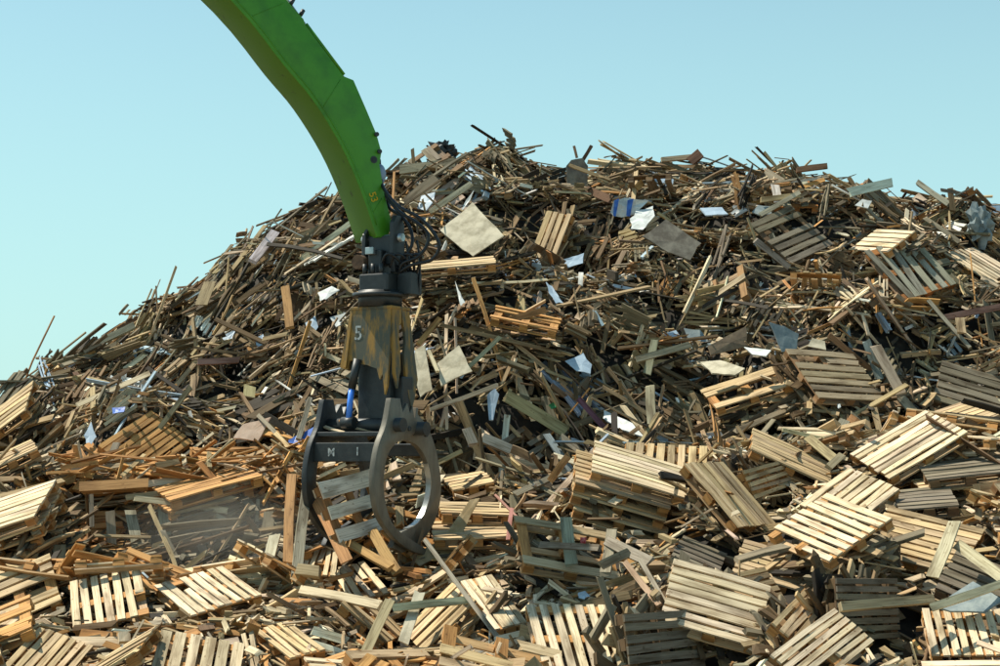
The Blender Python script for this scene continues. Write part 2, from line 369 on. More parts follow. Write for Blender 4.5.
# ---------------------------------------------------------------- measured places of the single things (world metres)
SHEETS = [
  ('chipboard_sheet', [[-0.477, 28.662, 7.296], [0.068, 27.971, 6.613], [-0.202, 27.869, 6.431], [-0.452, 27.764, 6.249], [-0.64, 27.919, 6.386], [-1.026, 28.316, 6.761]], 'cream', 'big cream chipboard sheet half in shadow on the upper heap right of the hoses'),
  ('chipboard_sheet', [[2.801, 27.916, 6.895], [3.365, 27.729, 6.464], [3.155, 27.522, 6.154], [2.795, 27.561, 6.292], [2.374, 27.677, 6.575]], 'greybrown', 'grey brown board sheet leaning below the blue and white striped film'),
  ('board_sheet', [[4.105, 25.36, 4.955], [4.338, 25.389, 4.896], [4.566, 25.392, 4.774], [4.516, 25.295, 4.553], [4.274, 25.216, 4.488]], 'bluegrey', 'blue grey board sheet standing behind the shaded grey pallet'),
  ('board_sheet', [[3.227, 25.806, 4.616], [3.874, 26.175, 4.955], [3.877, 26.003, 4.628], [3.264, 25.74, 4.472]], 'brown', 'brown rectangular board tilted beside the blue grey sheets in mid heap'),
  ('board_sheet', [[-0.912, 24.098, 4.262], [-0.597, 24.203, 4.53], [-0.402, 23.884, 4.136], [-0.645, 23.875, 4.035], [-0.844, 23.845, 3.92]], 'cream', 'torn cream board with a dark slot beside the grapple hood'),
  ('board_sheet', [[-3.775, 24.514, 3.387], [-3.368, 24.54, 3.49], [-3.52, 24.294, 3.137], [-3.897, 24.374, 3.181]], 'pink', 'pinkish board piece leaning under an upright stick left of the grapple'),
  ('board_sheet', [[1.25, 30.817, 7.863], [1.235, 30.884, 8.308], [1.33, 30.907, 8.425], [1.555, 30.925, 8.466], [1.648, 30.906, 8.312], [1.642, 30.841, 7.886]], 'greybrown', 'upright rounded grey board poking above the ridge'),
  ('metal_sheet', [[1.553, 24.91, 3.602], [2.156, 24.318, 3.297], [2.102, 24.204, 3.194], [1.759, 24.471, 3.313], [1.529, 24.762, 3.48]], 'white', 'long bent white sheet lying above the stacked pallets'),
  ('film_scrap', [[0.979, 25.072, 4.344], [1.255, 25.167, 4.47], [1.384, 25.037, 4.297], [1.347, 24.92, 4.141], [1.154, 24.955, 4.187]], 'paleblue', 'pale blue pointed scrap in the dark middle of the heap'),
  ('board_sheet', [[-1.395, 29.193, 7.482], [-1.146, 29.139, 7.545], [-1.176, 29.029, 7.351], [-1.296, 28.969, 7.183], [-1.459, 29.072, 7.251]], 'paleblue', 'small pale blue board upright above the hydraulic hoses'),
  ('board_sheet', [[3.674, 25.047, 4.553], [4.048, 24.849, 4.496], [3.957, 24.758, 4.401], [3.766, 24.868, 4.437]], 'white', 'small white board piece left of the shaded grey pallet'),
  ('board_sheet', [[3.047, 25.358, 4.344], [3.351, 25.349, 4.374], [3.686, 25.047, 4.237], [3.512, 24.888, 4.124], [3.184, 25.015, 4.16]], 'cream', 'cream veneer board lying under the brown rectangular board'),
  ('film_scrap', [[1.04, 28.249, 6.238], [1.439, 28.386, 6.374], [1.412, 28.191, 6.18], [1.118, 28.095, 6.084]], 'paleblue', 'pale blue film piece right of the small upright pallet'),
  ('film_scrap', [[0.729, 26.276, 5.661], [0.822, 26.225, 5.592], [0.987, 26.008, 5.303], [0.877, 26.008, 5.303], [0.772, 26.135, 5.473]], 'paleblue', 'pale blue sliver pointing down in upper centre of the heap'),
  ('board_sheet', [[2.904, 31.555, 8.192], [3.324, 31.555, 8.192], [3.264, 31.358, 7.93], [3.069, 31.309, 7.865], [2.905, 31.375, 7.951]], 'paleblue', 'pale blue grey panel just under the ridge right of centre'),
  ('film_scrap', [[2.236, 28.461, 6.971], [2.362, 28.719, 7.164], [2.668, 28.835, 7.252], [2.675, 28.546, 7.035], [2.432, 28.152, 6.74], [2.23, 28.18, 6.76]], 'white', 'crumpled white film just below the striped film'),
  ('board_sheet', [[9.419, 32.447, 7.804], [9.751, 32.505, 7.852], [10.06, 32.495, 7.752], [9.998, 32.319, 7.372], [9.482, 32.286, 7.426]], 'paleblue', 'pale grey sheet on the ridge at the far right edge'),
  ('board_sheet', [[2.578, 26.453, 4.848], [2.806, 26.504, 4.915], [2.917, 26.365, 4.73], [2.804, 26.216, 4.531], [2.637, 26.265, 4.597]], 'paleblue', 'pale curved board scrap left of the brown rectangular board'),
  ('board_sheet', [[2.933, 26.499, 4.947], [3.185, 26.473, 4.913], [3.35, 26.285, 4.662], [3.152, 26.223, 4.579], [3.007, 26.322, 4.712]], 'bluegrey', 'blue grey crumpled sheet beside the brown rectangular board'),
  ('board_sheet', [[-2.732, 26.695, 5.138], [-2.496, 26.747, 5.207], [-2.452, 26.631, 5.053], [-2.621, 26.567, 4.968]], 'white', 'small white square board left of the grapple hood'),
  ('film_scrap', [[-2.953, 26.93, 5.548], [-2.744, 27.105, 5.679], [-2.604, 27.005, 5.604], [-2.807, 26.782, 5.437], [-2.898, 26.733, 5.4]], 'white', 'white curled film loop left of the rotator'),
  ('film_scrap', [[-3.146, 26.808, 5.05], [-2.995, 26.899, 5.171], [-2.93, 26.757, 4.982], [-3.052, 26.579, 4.744]], 'paleblue', 'pale blue curled strip left of the grapple hood'),
  ('board_sheet', [[-3.986, 27.055, 4.825], [-3.864, 27.107, 4.893], [-3.793, 26.965, 4.705], [-3.931, 26.914, 4.637]], 'paleblue', 'small pale grey square scrap on the left flank'),
  ('film_scrap', [[-2.658, 28.582, 6.623], [-2.392, 28.697, 6.777], [-2.441, 28.481, 6.489], [-2.613, 28.481, 6.489]], 'paleblue', 'pale film behind the boom tip'),
  ('tarp_scrap', [[-2.83, 24.227, 3.267], [-2.655, 24.345, 3.384], [-2.599, 24.111, 3.15], [-2.759, 24.01, 3.049], [-2.887, 24.111, 3.15]], 'blue', 'dark blue tarp scrap left of the dark grapple claw'),
  ('tarp_scrap', [[-2.429, 24.4, 3.619], [-2.279, 24.37, 3.589], [-2.293, 24.221, 3.44], [-2.427, 24.251, 3.47]], 'blue', 'small blue tarp scrap behind the blue cylinder rod'),
  ('tarp_scrap', [[-3.09, 24.339, 3.152], [-2.981, 24.398, 3.21], [-2.905, 24.266, 3.079], [-3.047, 24.237, 3.05]], 'blue', 'small blue scrap lowest left of the grapple claw'),
  ('film_scrap', [[-5.676, 24.4, 3.619], [-5.491, 24.42, 3.634], [-5.482, 24.32, 3.559], [-5.637, 24.3, 3.544]], 'blue', 'bright blue strip above the orange pallet'),
  ('film_scrap', [[-6.07, 24.364, 3.21], [-6.009, 24.519, 3.417], [-5.892, 24.353, 3.195], [-5.93, 24.277, 3.093], [-6.02, 24.288, 3.108]], 'paleblue', 'pale blue folded film left of the orange pallet'),
  ('board_sheet', [[-0.708, 26.089, 5.658], [-0.593, 25.885, 5.386], [-0.465, 25.722, 5.169], [-0.605, 25.747, 5.203]], 'white', 'thin white scrap right of the rotator'),
  ('film_scrap', [[-4.579, 27.291, 4.873], [-4.351, 27.397, 4.98], [-4.397, 27.185, 4.768], [-4.508, 27.168, 4.75]], 'paleblue', 'tiny pale blue film on the left flank'),
  ('board_sheet', [[-0.189, 24.215, 3.803], [-0.073, 24.261, 3.907], [-0.015, 24.221, 3.818], [-0.101, 24.052, 3.437], [-0.159, 24.052, 3.437]], 'paleblue', 'pale upright splintered board right of the ring claw'),
  ('board_sheet', [[-1.258, 24.631, 4.483], [-1.111, 24.641, 4.558], [-0.987, 24.182, 3.875], [-1.16, 24.162, 3.772], [-1.277, 24.444, 4.178]], 'cream', 'cream splintered board touching the right side of the grapple hood'),
  ('board_sheet', [[4.408, 17.118, 1.42], [4.864, 17.275, 1.661], [5.091, 16.984, 1.493], [4.876, 16.91, 1.38], [4.553, 17.018, 1.379]], 'bluegrey', 'dull grey panel lying behind the pallet in the lower right corner'),
  ('board_sheet', [[4.363, 28.639, 7.118], [4.485, 28.743, 7.255], [4.691, 28.728, 7.236], [4.704, 28.61, 7.079], [4.526, 28.581, 7.04]], 'bluegrey', 'small dark grey board above the broken weathered pallet'),
  ('board_sheet', [[4.7, 25.383, 4.589], [4.781, 25.48, 4.718], [4.972, 25.443, 4.67], [4.964, 25.335, 4.525]], 'cream', 'crooked cream board lying above the shaded grey pallet'),
  ('film_scrap', [[0.927, 19.185, 2.012], [0.984, 19.185, 2.012], [0.981, 19.135, 1.946], [0.913, 19.135, 1.946]], 'red', 'small red and pink scrap above the broken pallet frame'),
  ('film_scrap', [[0.83, 17.876, 1.487], [0.905, 17.891, 1.507], [0.956, 17.854, 1.458], [0.891, 17.832, 1.428], [0.839, 17.847, 1.448]], 'paleblue', 'tiny light blue scrap below the broken pallet frame'),
  ('film_scrap', [[0.72, 24.518, 3.666], [0.795, 24.552, 3.711], [0.823, 24.496, 3.636], [0.748, 24.474, 3.606]], 'green', 'small dark green lump in the dark middle of the heap'),
  ('board_sheet', [[3.489, 28.847, 7.218], [3.876, 28.876, 7.24], [3.952, 28.673, 7.088], [3.567, 28.645, 7.066]], 'paleblue', 'pale mauve board under the ridge right of the striped film'),
  ('board_sheet', [[-1.074, 17.739, 1.008], [-0.922, 18.222, 1.49], [-0.812, 18.202, 1.471], [-0.966, 17.692, 0.961]], 'cream', 'narrow cream board leaning at bottom centre'),
  ('board_sheet', [[-1.097, 20.448, 1.717], [-0.819, 20.516, 1.761], [-0.377, 21.034, 2.379], [-0.252, 21.068, 2.403], [-0.588, 20.543, 1.759], [-0.971, 20.376, 1.601]], 'tan', 'flat tan torn board right of the ring claw foot'),
  ('board_sheet', [[-0.702, 29.027, 7.156], [-0.53, 29.221, 7.415], [-0.462, 29.373, 7.618], [-0.601, 29.221, 7.415]], 'white', 'curved white strip above the chipboard sheet'),
  ('board_sheet', [[6.147, 28.634, 7.239], [6.29, 28.723, 7.358], [6.456, 28.693, 7.318], [6.362, 28.59, 7.181]], 'white', 'small white board on the upper right heap'),
  ('black_bag', [[-1.446, 31.401, 8.512], [-1.3, 31.53, 8.766], [-1.055, 31.626, 8.919], [-0.862, 31.602, 8.818], [-0.84, 31.493, 8.567], [-1.142, 31.41, 8.456]], 'black', 'black plastic bag lump on the ridge top right of the boom'),
  ('black_bag', [[8.254, 29.365, 7.169], [8.467, 29.475, 7.364], [8.723, 29.446, 7.234], [8.737, 29.279, 6.853], [8.531, 29.137, 6.587], [8.312, 29.161, 6.696]], 'bluegrey', 'crumpled blue grey metal sheet on the ridge at the far right'),
  ('white_lump', [[-6.66, 28.095, 4.1], [-6.453, 28.139, 4.204], [-6.245, 28.112, 4.236], [-6.191, 27.956, 4.095], [-6.357, 27.883, 3.975], [-6.572, 27.877, 3.908]], 'white', 'whitish wrapped bundle high on the left flank'),
  ('white_lump', [[-6.13, 27.979, 4.146], [-5.985, 28.006, 4.215], [-5.888, 27.872, 4.108], [-5.996, 27.834, 4.04], [-6.086, 27.861, 4.041]], 'white', 'small white bundle beside the larger wrapped bundle on the left flank'),
]
PLANKS = [
  ([6.071, 28.83, 7.479], [6.93, 29.129, 7.721], 0.16, 0.03, 'white', 'long white plank sticking out over the upper right ridge'),
  ([4.93, 18.158, 2.237], [4.475, 17.402, 1.682], 0.13, 0.03, 'bright', 'pale plank lying across the wide pallet on the right'),
  ([4.885, 17.93, 2.002], [5.184, 17.209, 1.676], 0.12, 0.03, 'bright', 'pale plank sloping off the wide pallet to the right edge'),
  ([3.322, 16.43, 1.474], [4.373, 16.98, 1.503], 0.09, 0.06, 'tan', 'long beam lying across the dark pallet at lower right'),
  ([4.277, 16.73, 1.436], [5.124, 17.08, 1.656], 0.08, 0.05, 'bright', 'thin pale batten above the pallet in the lower right corner'),
  ([7.031, 26.43, 5.101], [7.991, 26.33, 5.284], 0.1, 0.05, 'pinkred', 'reddish pink beam at the right edge above the grey pallet'),
  ([8.11, 29.78, 7.718], [8.115, 29.63, 7.26], 0.1, 0.05, 'brown', 'short dark reddish post upright on the right ridge'),
  ([-5.534, 21.097, 1.813], [-5.35, 20.263, 1.154], 0.16, 0.04, 'tan', 'upright pale board across the broken pallet on the left'),
  ([-5.146, 21.58, 1.786], [-5.414, 20.86, 1.395], 0.05, 0.03, 'tan', 'thin stick slanting between the broken pallet and the bright pallet on the left'),
  ([-6.006, 20.698, 1.689], [-5.619, 20.698, 1.444], 0.13, 0.03, 'bright', 'short pale board slanting over the broken left pallet'),
  ([-6.929, 26.28, 3.462], [-7.253, 25.793, 2.853], 0.1, 0.03, 'white', 'long white strip slanting at upper left above the grey pallet stack'),
  ([-2.911, 20.78, 1.831], [-3.575, 20.28, 1.559], 0.05, 0.03, 'tan', 'thin stick rising behind the slatted pallet at lower left'),
  ([-2.786, 20.765, 1.955], [-2.835, 20.095, 1.454], 0.14, 0.03, 'bright', 'pale board standing at the end of the thin stick'),
  ([-3.199, 22.13, 2.346], [-3.16, 21.633, 1.783], 0.05, 0.04, 'grey', 'thin grey stick standing in the dusty hollow'),
  ([-2.679, 21.546, 2.684], [-2.565, 20.314, 1.617], 0.12, 0.09, 'brownorange', 'tall brown upright post left of the held pallet'),
  ([-2.349, 20.467, 2.639], [-2.331, 19.193, 1.546], 0.12, 0.05, 'greywood', 'tall grey upright board left of the held pallet'),
  ([-2.288, 18.83, 1.662], [-1.985, 18.73, 1.636], 0.12, 0.1, 'tan', 'square brown block at the foot of the tall upright posts'),
  ([-2.285, 20.346, 2.496], [-1.76, 19.314, 1.719], 0.14, 0.05, 'brownorange', 'orange brown board slanting down along the held pallet'),
  ([-1.922, 19.894, 1.975], [-1.226, 19.066, 1.668], 0.1, 0.05, 'brownorange', 'orange brown beam under the held pallet pointing right'),
  ([-1.514, 19.829, 2.061], [-1.162, 19.131, 1.596], 0.12, 0.05, 'brownorange', 'orange brown board end below the ring claw'),
  ([-1.258, 17.93, 1.345], [-2.223, 18.68, 1.452], 0.1, 0.06, 'bright', 'long pale beam across the bottom left pallets'),
  ([-1.155, 17.98, 1.32], [-0.322, 18.03, 1.4], 0.08, 0.06, 'bright', 'pale beam at bottom centre beside the leaning boards'),
  ([-1.143, 17.469, 1.45], [-1.367, 16.691, 0.93], 0.1, 0.03, 'tan', 'plank leaning steeply across bottom centre left'),
  ([-0.841, 18.808, 1.998], [0.0, 17.352, 1.052], 0.05, 0.04, 'greywood', 'long thin grey stick slanting across bottom centre'),
  ([0.072, 24.13, 3.8], [0.993, 24.38, 3.254], 0.18, 0.03, 'tan', 'wide flat plank slanting in the dark middle of the heap'),
  ([-0.287, 23.93, 3.192], [0.229, 23.88, 2.977], 0.14, 0.07, 'bright', 'pale thick plank right of the ring claw'),
  ([-0.487, 23.93, 3.321], [-0.372, 23.88, 3.077], 0.13, 0.04, 'bright', 'short pale board end right of the ring claw top'),
  ([1.155, 24.68, 3.774], [1.597, 24.68, 3.272], 0.08, 0.05, 'purple', 'dull purple pole slanting above the stacked pallets'),
  ([0.662, 24.03, 3.236], [1.016, 23.599, 2.696], 0.1, 0.04, 'bluegrey', 'blue grey plank slanting left of the stacked pallets'),
  ([0.871, 24.23, 3.209], [1.265, 24.025, 2.906], 0.1, 0.04, 'greywood', 'grey plank slanting behind the stacked pallets'),
  ([0.748, 23.58, 2.936], [1.103, 23.335, 2.811], 0.07, 0.04, 'bright', 'pale batten end poking out left of the stacked pallets'),
  ([0.421, 23.48, 2.684], [0.946, 23.28, 2.659], 0.05, 0.03, 'tan', 'thin stick pointing left from the stacked pallets'),
  ([3.013, 23.419, 2.922], [3.531, 23.78, 3.148], 0.06, 0.04, 'tan', 'thin stick leaning on the tilted crate like pallet'),
  ([4.024, 20.511, 2.785], [4.267, 20.849, 2.943], 0.09, 0.04, 'tan', 'short plank end behind the bright pallets on the right'),
  ([3.971, 21.529, 3.173], [4.232, 20.931, 2.855], 0.12, 0.03, 'tan', 'pale plank slanting down left of the bright pallets on the right'),
  ([4.855, 23.48, 3.427], [4.567, 23.191, 3.006], 0.15, 0.04, 'greywood', 'grey board leaning upright behind the bright right pallet'),
  ([4.894, 23.53, 3.456], [5.081, 23.43, 3.314], 0.14, 0.1, 'brownorange', 'orange splintered block on top of the leaning grey board'),
  ([5.699, 25.28, 4.598], [5.981, 24.799, 3.822], 0.16, 0.03, 'greywood', 'wide grey plank sloping between the two grey pallets'),
  ([5.946, 24.78, 3.792], [6.31, 24.497, 3.299], 0.14, 0.03, 'greywood', 'grey plank below the two grey pallets'),
  ([5.608, 25.48, 4.688], [5.767, 25.28, 4.066], 0.12, 0.03, 'bluegrey', 'bluish plank beside the shaded grey pallet'),
  ([6.865, 26.63, 5.407], [7.354, 26.03, 4.599], 0.06, 0.06, 'greywood', 'grey post slanting in the dark hollow at the right'),
  ([7.262, 26.23, 5.085], [7.247, 26.08, 4.822], 0.14, 0.06, 'tan', 'short orange upright block at right edge below the pink beam'),
  ([2.236, 25.33, 4.144], [2.384, 25.58, 4.694], 0.12, 0.03, 'greywood', 'grey plank upright near the centre of the heap'),
  ([2.046, 25.23, 4.367], [2.943, 25.762, 4.629], 0.1, 0.04, 'greywood', 'dark grey plank running level at mid heap'),
  ([2.239, 24.58, 3.373], [2.258, 25.077, 3.982], 0.14, 0.03, 'greywood', 'dark plank standing up behind the bent white sheet'),
  ([2.134, 28.28, 6.413], [1.633, 27.676, 5.451], 0.08, 0.04, 'tan', 'long thin plank standing in the upper middle of the heap'),
  ([-3.928, 26.18, 4.025], [-3.867, 25.414, 3.28], 0.18, 0.03, 'tan', 'tan upright board left of the grapple with a pink board below'),
  ([-2.821, 24.749, 3.776], [-2.904, 24.011, 3.149], 0.07, 0.04, 'greywood', 'pale grey stick upright left of the dark claw'),
  ([-3.566, 24.58, 3.521], [-2.972, 23.875, 3.006], 0.06, 0.04, 'greywood', 'dark stick slanting over the pink board'),
  ([-3.548, 27.38, 5.723], [-3.383, 26.78, 4.967], 0.14, 0.04, 'brownorange', 'brown upright board on the left flank above the grapple hood'),
  ([-3.038, 29.23, 6.972], [-4.39, 29.105, 6.3], 0.14, 0.03, 'tan', 'long tan plank along the upper left flank'),
  ([-2.587, 28.93, 6.984], [-3.412, 28.272, 6.24], 0.1, 0.03, 'bright', 'long pale batten running up to the boom tip'),
  ([-3.956, 29.106, 6.831], [-4.291, 28.68, 6.252], 0.16, 0.05, 'white', 'whitish rough board slanting on the upper left flank'),
  ([-6.923, 28.787, 4.872], [-7.198, 28.787, 4.716], 0.12, 0.06, 'greywood', 'plank end jutting from the left flank ledge'),
  ([-6.359, 29.036, 5.186], [-7.191, 29.036, 4.783], 0.12, 0.06, 'greywood', 'long plank jutting out over the left flank ledge'),
  ([-5.34, 30.036, 5.987], [-6.902, 30.036, 5.17], 0.1, 0.05, 'brown', 'long brown plank along the left skyline'),
  ([-5.043, 28.85, 5.922], [-5.137, 28.53, 5.475], 0.2, 0.03, 'tan', 'flat board standing near the left skyline'),
  ([-7.376, 26.48, 4.117], [-7.58, 26.23, 3.666], 0.18, 0.06, 'greywood', 'dark board across the end of the pallet at the left skyline'),
  ([-7.484, 28.33, 4.263], [-7.365, 28.027, 3.946], 0.1, 0.06, 'dark', 'dark stump on the left skyline'),
  ([-7.23, 28.33, 4.314], [-6.958, 28.009, 4.013], 0.09, 0.05, 'brown', 'thin brown stub on the left skyline'),
  ([-4.144, 26.53, 4.438], [-4.795, 26.43, 4.4], 0.1, 0.04, 'pinkred', 'reddish level batten on the left flank'),
  ([1.575, 29.919, 7.703], [1.997, 29.48, 7.455], 0.14, 0.05, 'brown', 'brown board lying against the upright grey board on the ridge'),
  ([1.581, 31.43, 8.517], [1.748, 31.33, 8.787], 0.06, 0.03, 'brown', 'thin splinter sticking up from the ridge beside the grey board'),
  ([1.464, 31.38, 8.547], [1.412, 31.48, 8.796], 0.05, 0.03, 'brown', 'short splinter sticking up left of the grey board on the ridge'),
  ([3.149, 32.485, 8.702], [3.977, 32.485, 8.782], 0.1, 0.05, 'tan', 'pale plank on the ridge right of centre'),
  ([3.722, 32.331, 8.636], [3.958, 32.331, 8.834], 0.2, 0.06, 'brown', 'dark block end on the ridge right of centre'),
  ([2.649, 31.23, 8.406], [1.829, 30.23, 7.715], 0.1, 0.04, 'brown', 'long brown plank climbing to the ridge right of centre'),
  ([-0.648, 30.53, 8.453], [-1.063, 30.784, 8.178], 0.08, 0.04, 'tan', 'pole sticking up from the ridge top'),
  ([-1.824, 30.122, 8.103], [-0.821, 30.122, 8.232], 0.18, 0.05, 'greywood', 'long grey plank along the ridge right of the boom'),
  ([-1.124, 29.48, 7.85], [-1.675, 29.158, 7.317], 0.22, 0.03, 'tan', 'wide tan board sloping below the ridge right of the boom'),
  ([-0.496, 29.28, 7.728], [-1.214, 28.683, 7.124], 0.1, 0.03, 'cream', 'long cream strip curving above the hoses'),
  ([5.237, 29.209, 7.949], [5.804, 29.209, 8.02], 0.1, 0.05, 'brown', 'dark plank along the right part of the ridge'),
  ([4.826, 30.071, 8.058], [5.174, 29.68, 7.738], 0.16, 0.05, 'greywood', 'dark board wedge on the ridge right of centre'),
  ([7.621, 30.189, 7.893], [8.077, 29.68, 7.394], 0.1, 0.05, 'greywood', 'grey plank sloping on the right ridge'),
  ([8.192, 32.63, 8.01], [8.568, 31.858, 7.426], 0.18, 0.03, 'pinkcream', 'flat pale board under the right ridge'),
  ([4.492, 28.58, 7.057], [5.206, 28.68, 7.474], 0.08, 0.03, 'bright', 'pale batten over the broken weathered pallet'),
  ([4.817, 28.937, 7.637], [4.822, 28.68, 7.281], 0.14, 0.03, 'white', 'short white board upright under the ridge at right'),
  ([5.206, 28.68, 7.421], [4.518, 28.73, 7.341], 0.1, 0.03, 'tan', 'tan batten lying under the right ridge'),
  ([4.185, 27.18, 6.445], [4.754, 27.18, 5.983], 0.1, 0.04, 'greywood', 'grey batten at the left edge of the broken weathered pallet'),
  ([0.097, 20.43, 1.911], [0.15, 20.88, 2.284], 0.05, 0.02, 'pinkred', 'thin reddish strip upright left of the broken pallet frame'),
  ([-0.063, 21.13, 2.439], [0.247, 20.68, 2.143], 0.03, 0.02, 'pinkred', 'thin pinkish strap slanting left of the broken pallet frame'),
  ([0.455, 19.067, 1.928], [1.093, 18.33, 1.936], 0.07, 0.04, 'greywood', 'grey batten across the broken pallet frame'),
  ([1.166, 18.448, 2.017], [1.593, 17.83, 1.818], 0.12, 0.03, 'greywood', 'grey board slanting right of the broken pallet frame'),
  ([1.062, 17.83, 1.776], [1.401, 18.08, 1.908], 0.1, 0.03, 'greywood', 'short grey board crossing right of the broken pallet frame'),
  ([1.245, 18.63, 2.118], [1.127, 18.03, 1.666], 0.12, 0.03, 'greywood', 'upright grey board at the right end of the broken pallet frame'),
  ([1.32, 17.723, 1.825], [1.621, 17.037, 1.428], 0.06, 0.03, 'tan', 'long thin stick slanting right of the broken pallet frame'),
  ([1.482, 17.771, 1.843], [1.707, 17.089, 1.403], 0.05, 0.03, 'greywood', 'second thin stick slanting beside the large bright pallet'),
  ([0.76, 19.305, 2.223], [0.8, 18.655, 1.719], 0.14, 0.03, 'greywood', 'upright dark board inside the broken pallet frame'),
  ([-0.212, 23.68, 2.836], [-0.486, 23.248, 2.479], 0.05, 0.04, 'tan', 'short stick above the horizontal boards by the ring claw'),
  ([-1.008, 24.03, 3.581], [-0.029, 24.03, 3.941], 0.06, 0.04, 'bright', 'long pale stick rising right of the grapple'),
  ([-0.917, 25.392, 5.019], [-1.239, 25.13, 4.589], 0.08, 0.04, 'brownorange', 'orange brown stick beside the grapple hood'),
  ([-1.047, 24.204, 4.457], [-0.889, 23.88, 4.122], 0.05, 0.04, 'bright', 'thin pale stick in front of the torn cream board'),
  ([0.698, 25.77, 5.173], [0.03, 25.28, 4.949], 0.1, 0.04, 'brownorange', 'orange brown batten right of centre upper heap'),
  ([0.0, 24.73, 4.683], [-0.581, 24.18, 4.092], 0.06, 0.04, 'greywood', 'grey stick slanting at the middle of the heap'),
  ([-1.491, 23.73, 2.864], [-1.3, 23.63, 2.668], 0.16, 0.04, 'bright', 'bright board end seen inside the ring claw'),
  ([-4.877, 22.08, 2.217], [-4.621, 21.545, 1.597], 0.14, 0.03, 'greywood', 'grey board standing in the dusty hollow left'),
  ([-4.468, 22.13, 2.346], [-4.266, 21.565, 1.659], 0.14, 0.04, 'greywood', 'grey jagged post standing in the dusty hollow'),
  ([-5.141, 22.08, 2.217], [-5.061, 21.88, 1.769], 0.12, 0.03, 'greywood', 'short grey post standing in the left hollow'),
  ([-5.42, 22.18, 2.45], [-5.35, 21.98, 1.985], 0.06, 0.03, 'greywood', 'thin pole standing under the orange beams'),
  ([-4.807, 21.93, 2.378], [-3.553, 21.88, 2.211], 0.08, 0.03, 'cream', 'long pale splintered board across the top of the dusty hollow'),
  ([-3.805, 21.98, 2.194], [-3.07, 21.454, 1.857], 0.06, 0.03, 'greywood', 'thin grey batten sloping down in the dusty hollow'),
  ([-4.237, 21.83, 2.29], [-3.168, 22.547, 2.629], 0.07, 0.04, 'tan', 'long thin batten under the orange pallets'),
  ([-4.912, 21.93, 2.378], [-2.885, 22.98, 2.663], 0.07, 0.04, 'tan', 'very long thin batten along the foot of the orange pallets'),
  ([-5.903, 23.83, 2.892], [-4.803, 23.48, 2.782], 0.14, 0.1, 'brownorange', 'orange beam running under the orange pallet'),
  ([-5.396, 23.53, 3.104], [-5.507, 23.256, 2.701], 0.1, 0.03, 'greywood', 'short grey board leaning on the orange beam'),
  ([-6.564, 24.276, 2.847], [-6.084, 23.93, 2.806], 0.14, 0.08, 'greywood', 'short grey beam left of the orange beam'),
  ([-6.091, 23.677, 2.836], [-5.929, 23.183, 2.453], 0.12, 0.1, 'brownorange', 'orange post at the corner left of the orange beam'),
  ([-4.608, 22.03, 2.559], [-5.529, 22.03, 2.507], 0.14, 0.1, 'brownorange', 'brown beam under the orange pallets on the left'),
]
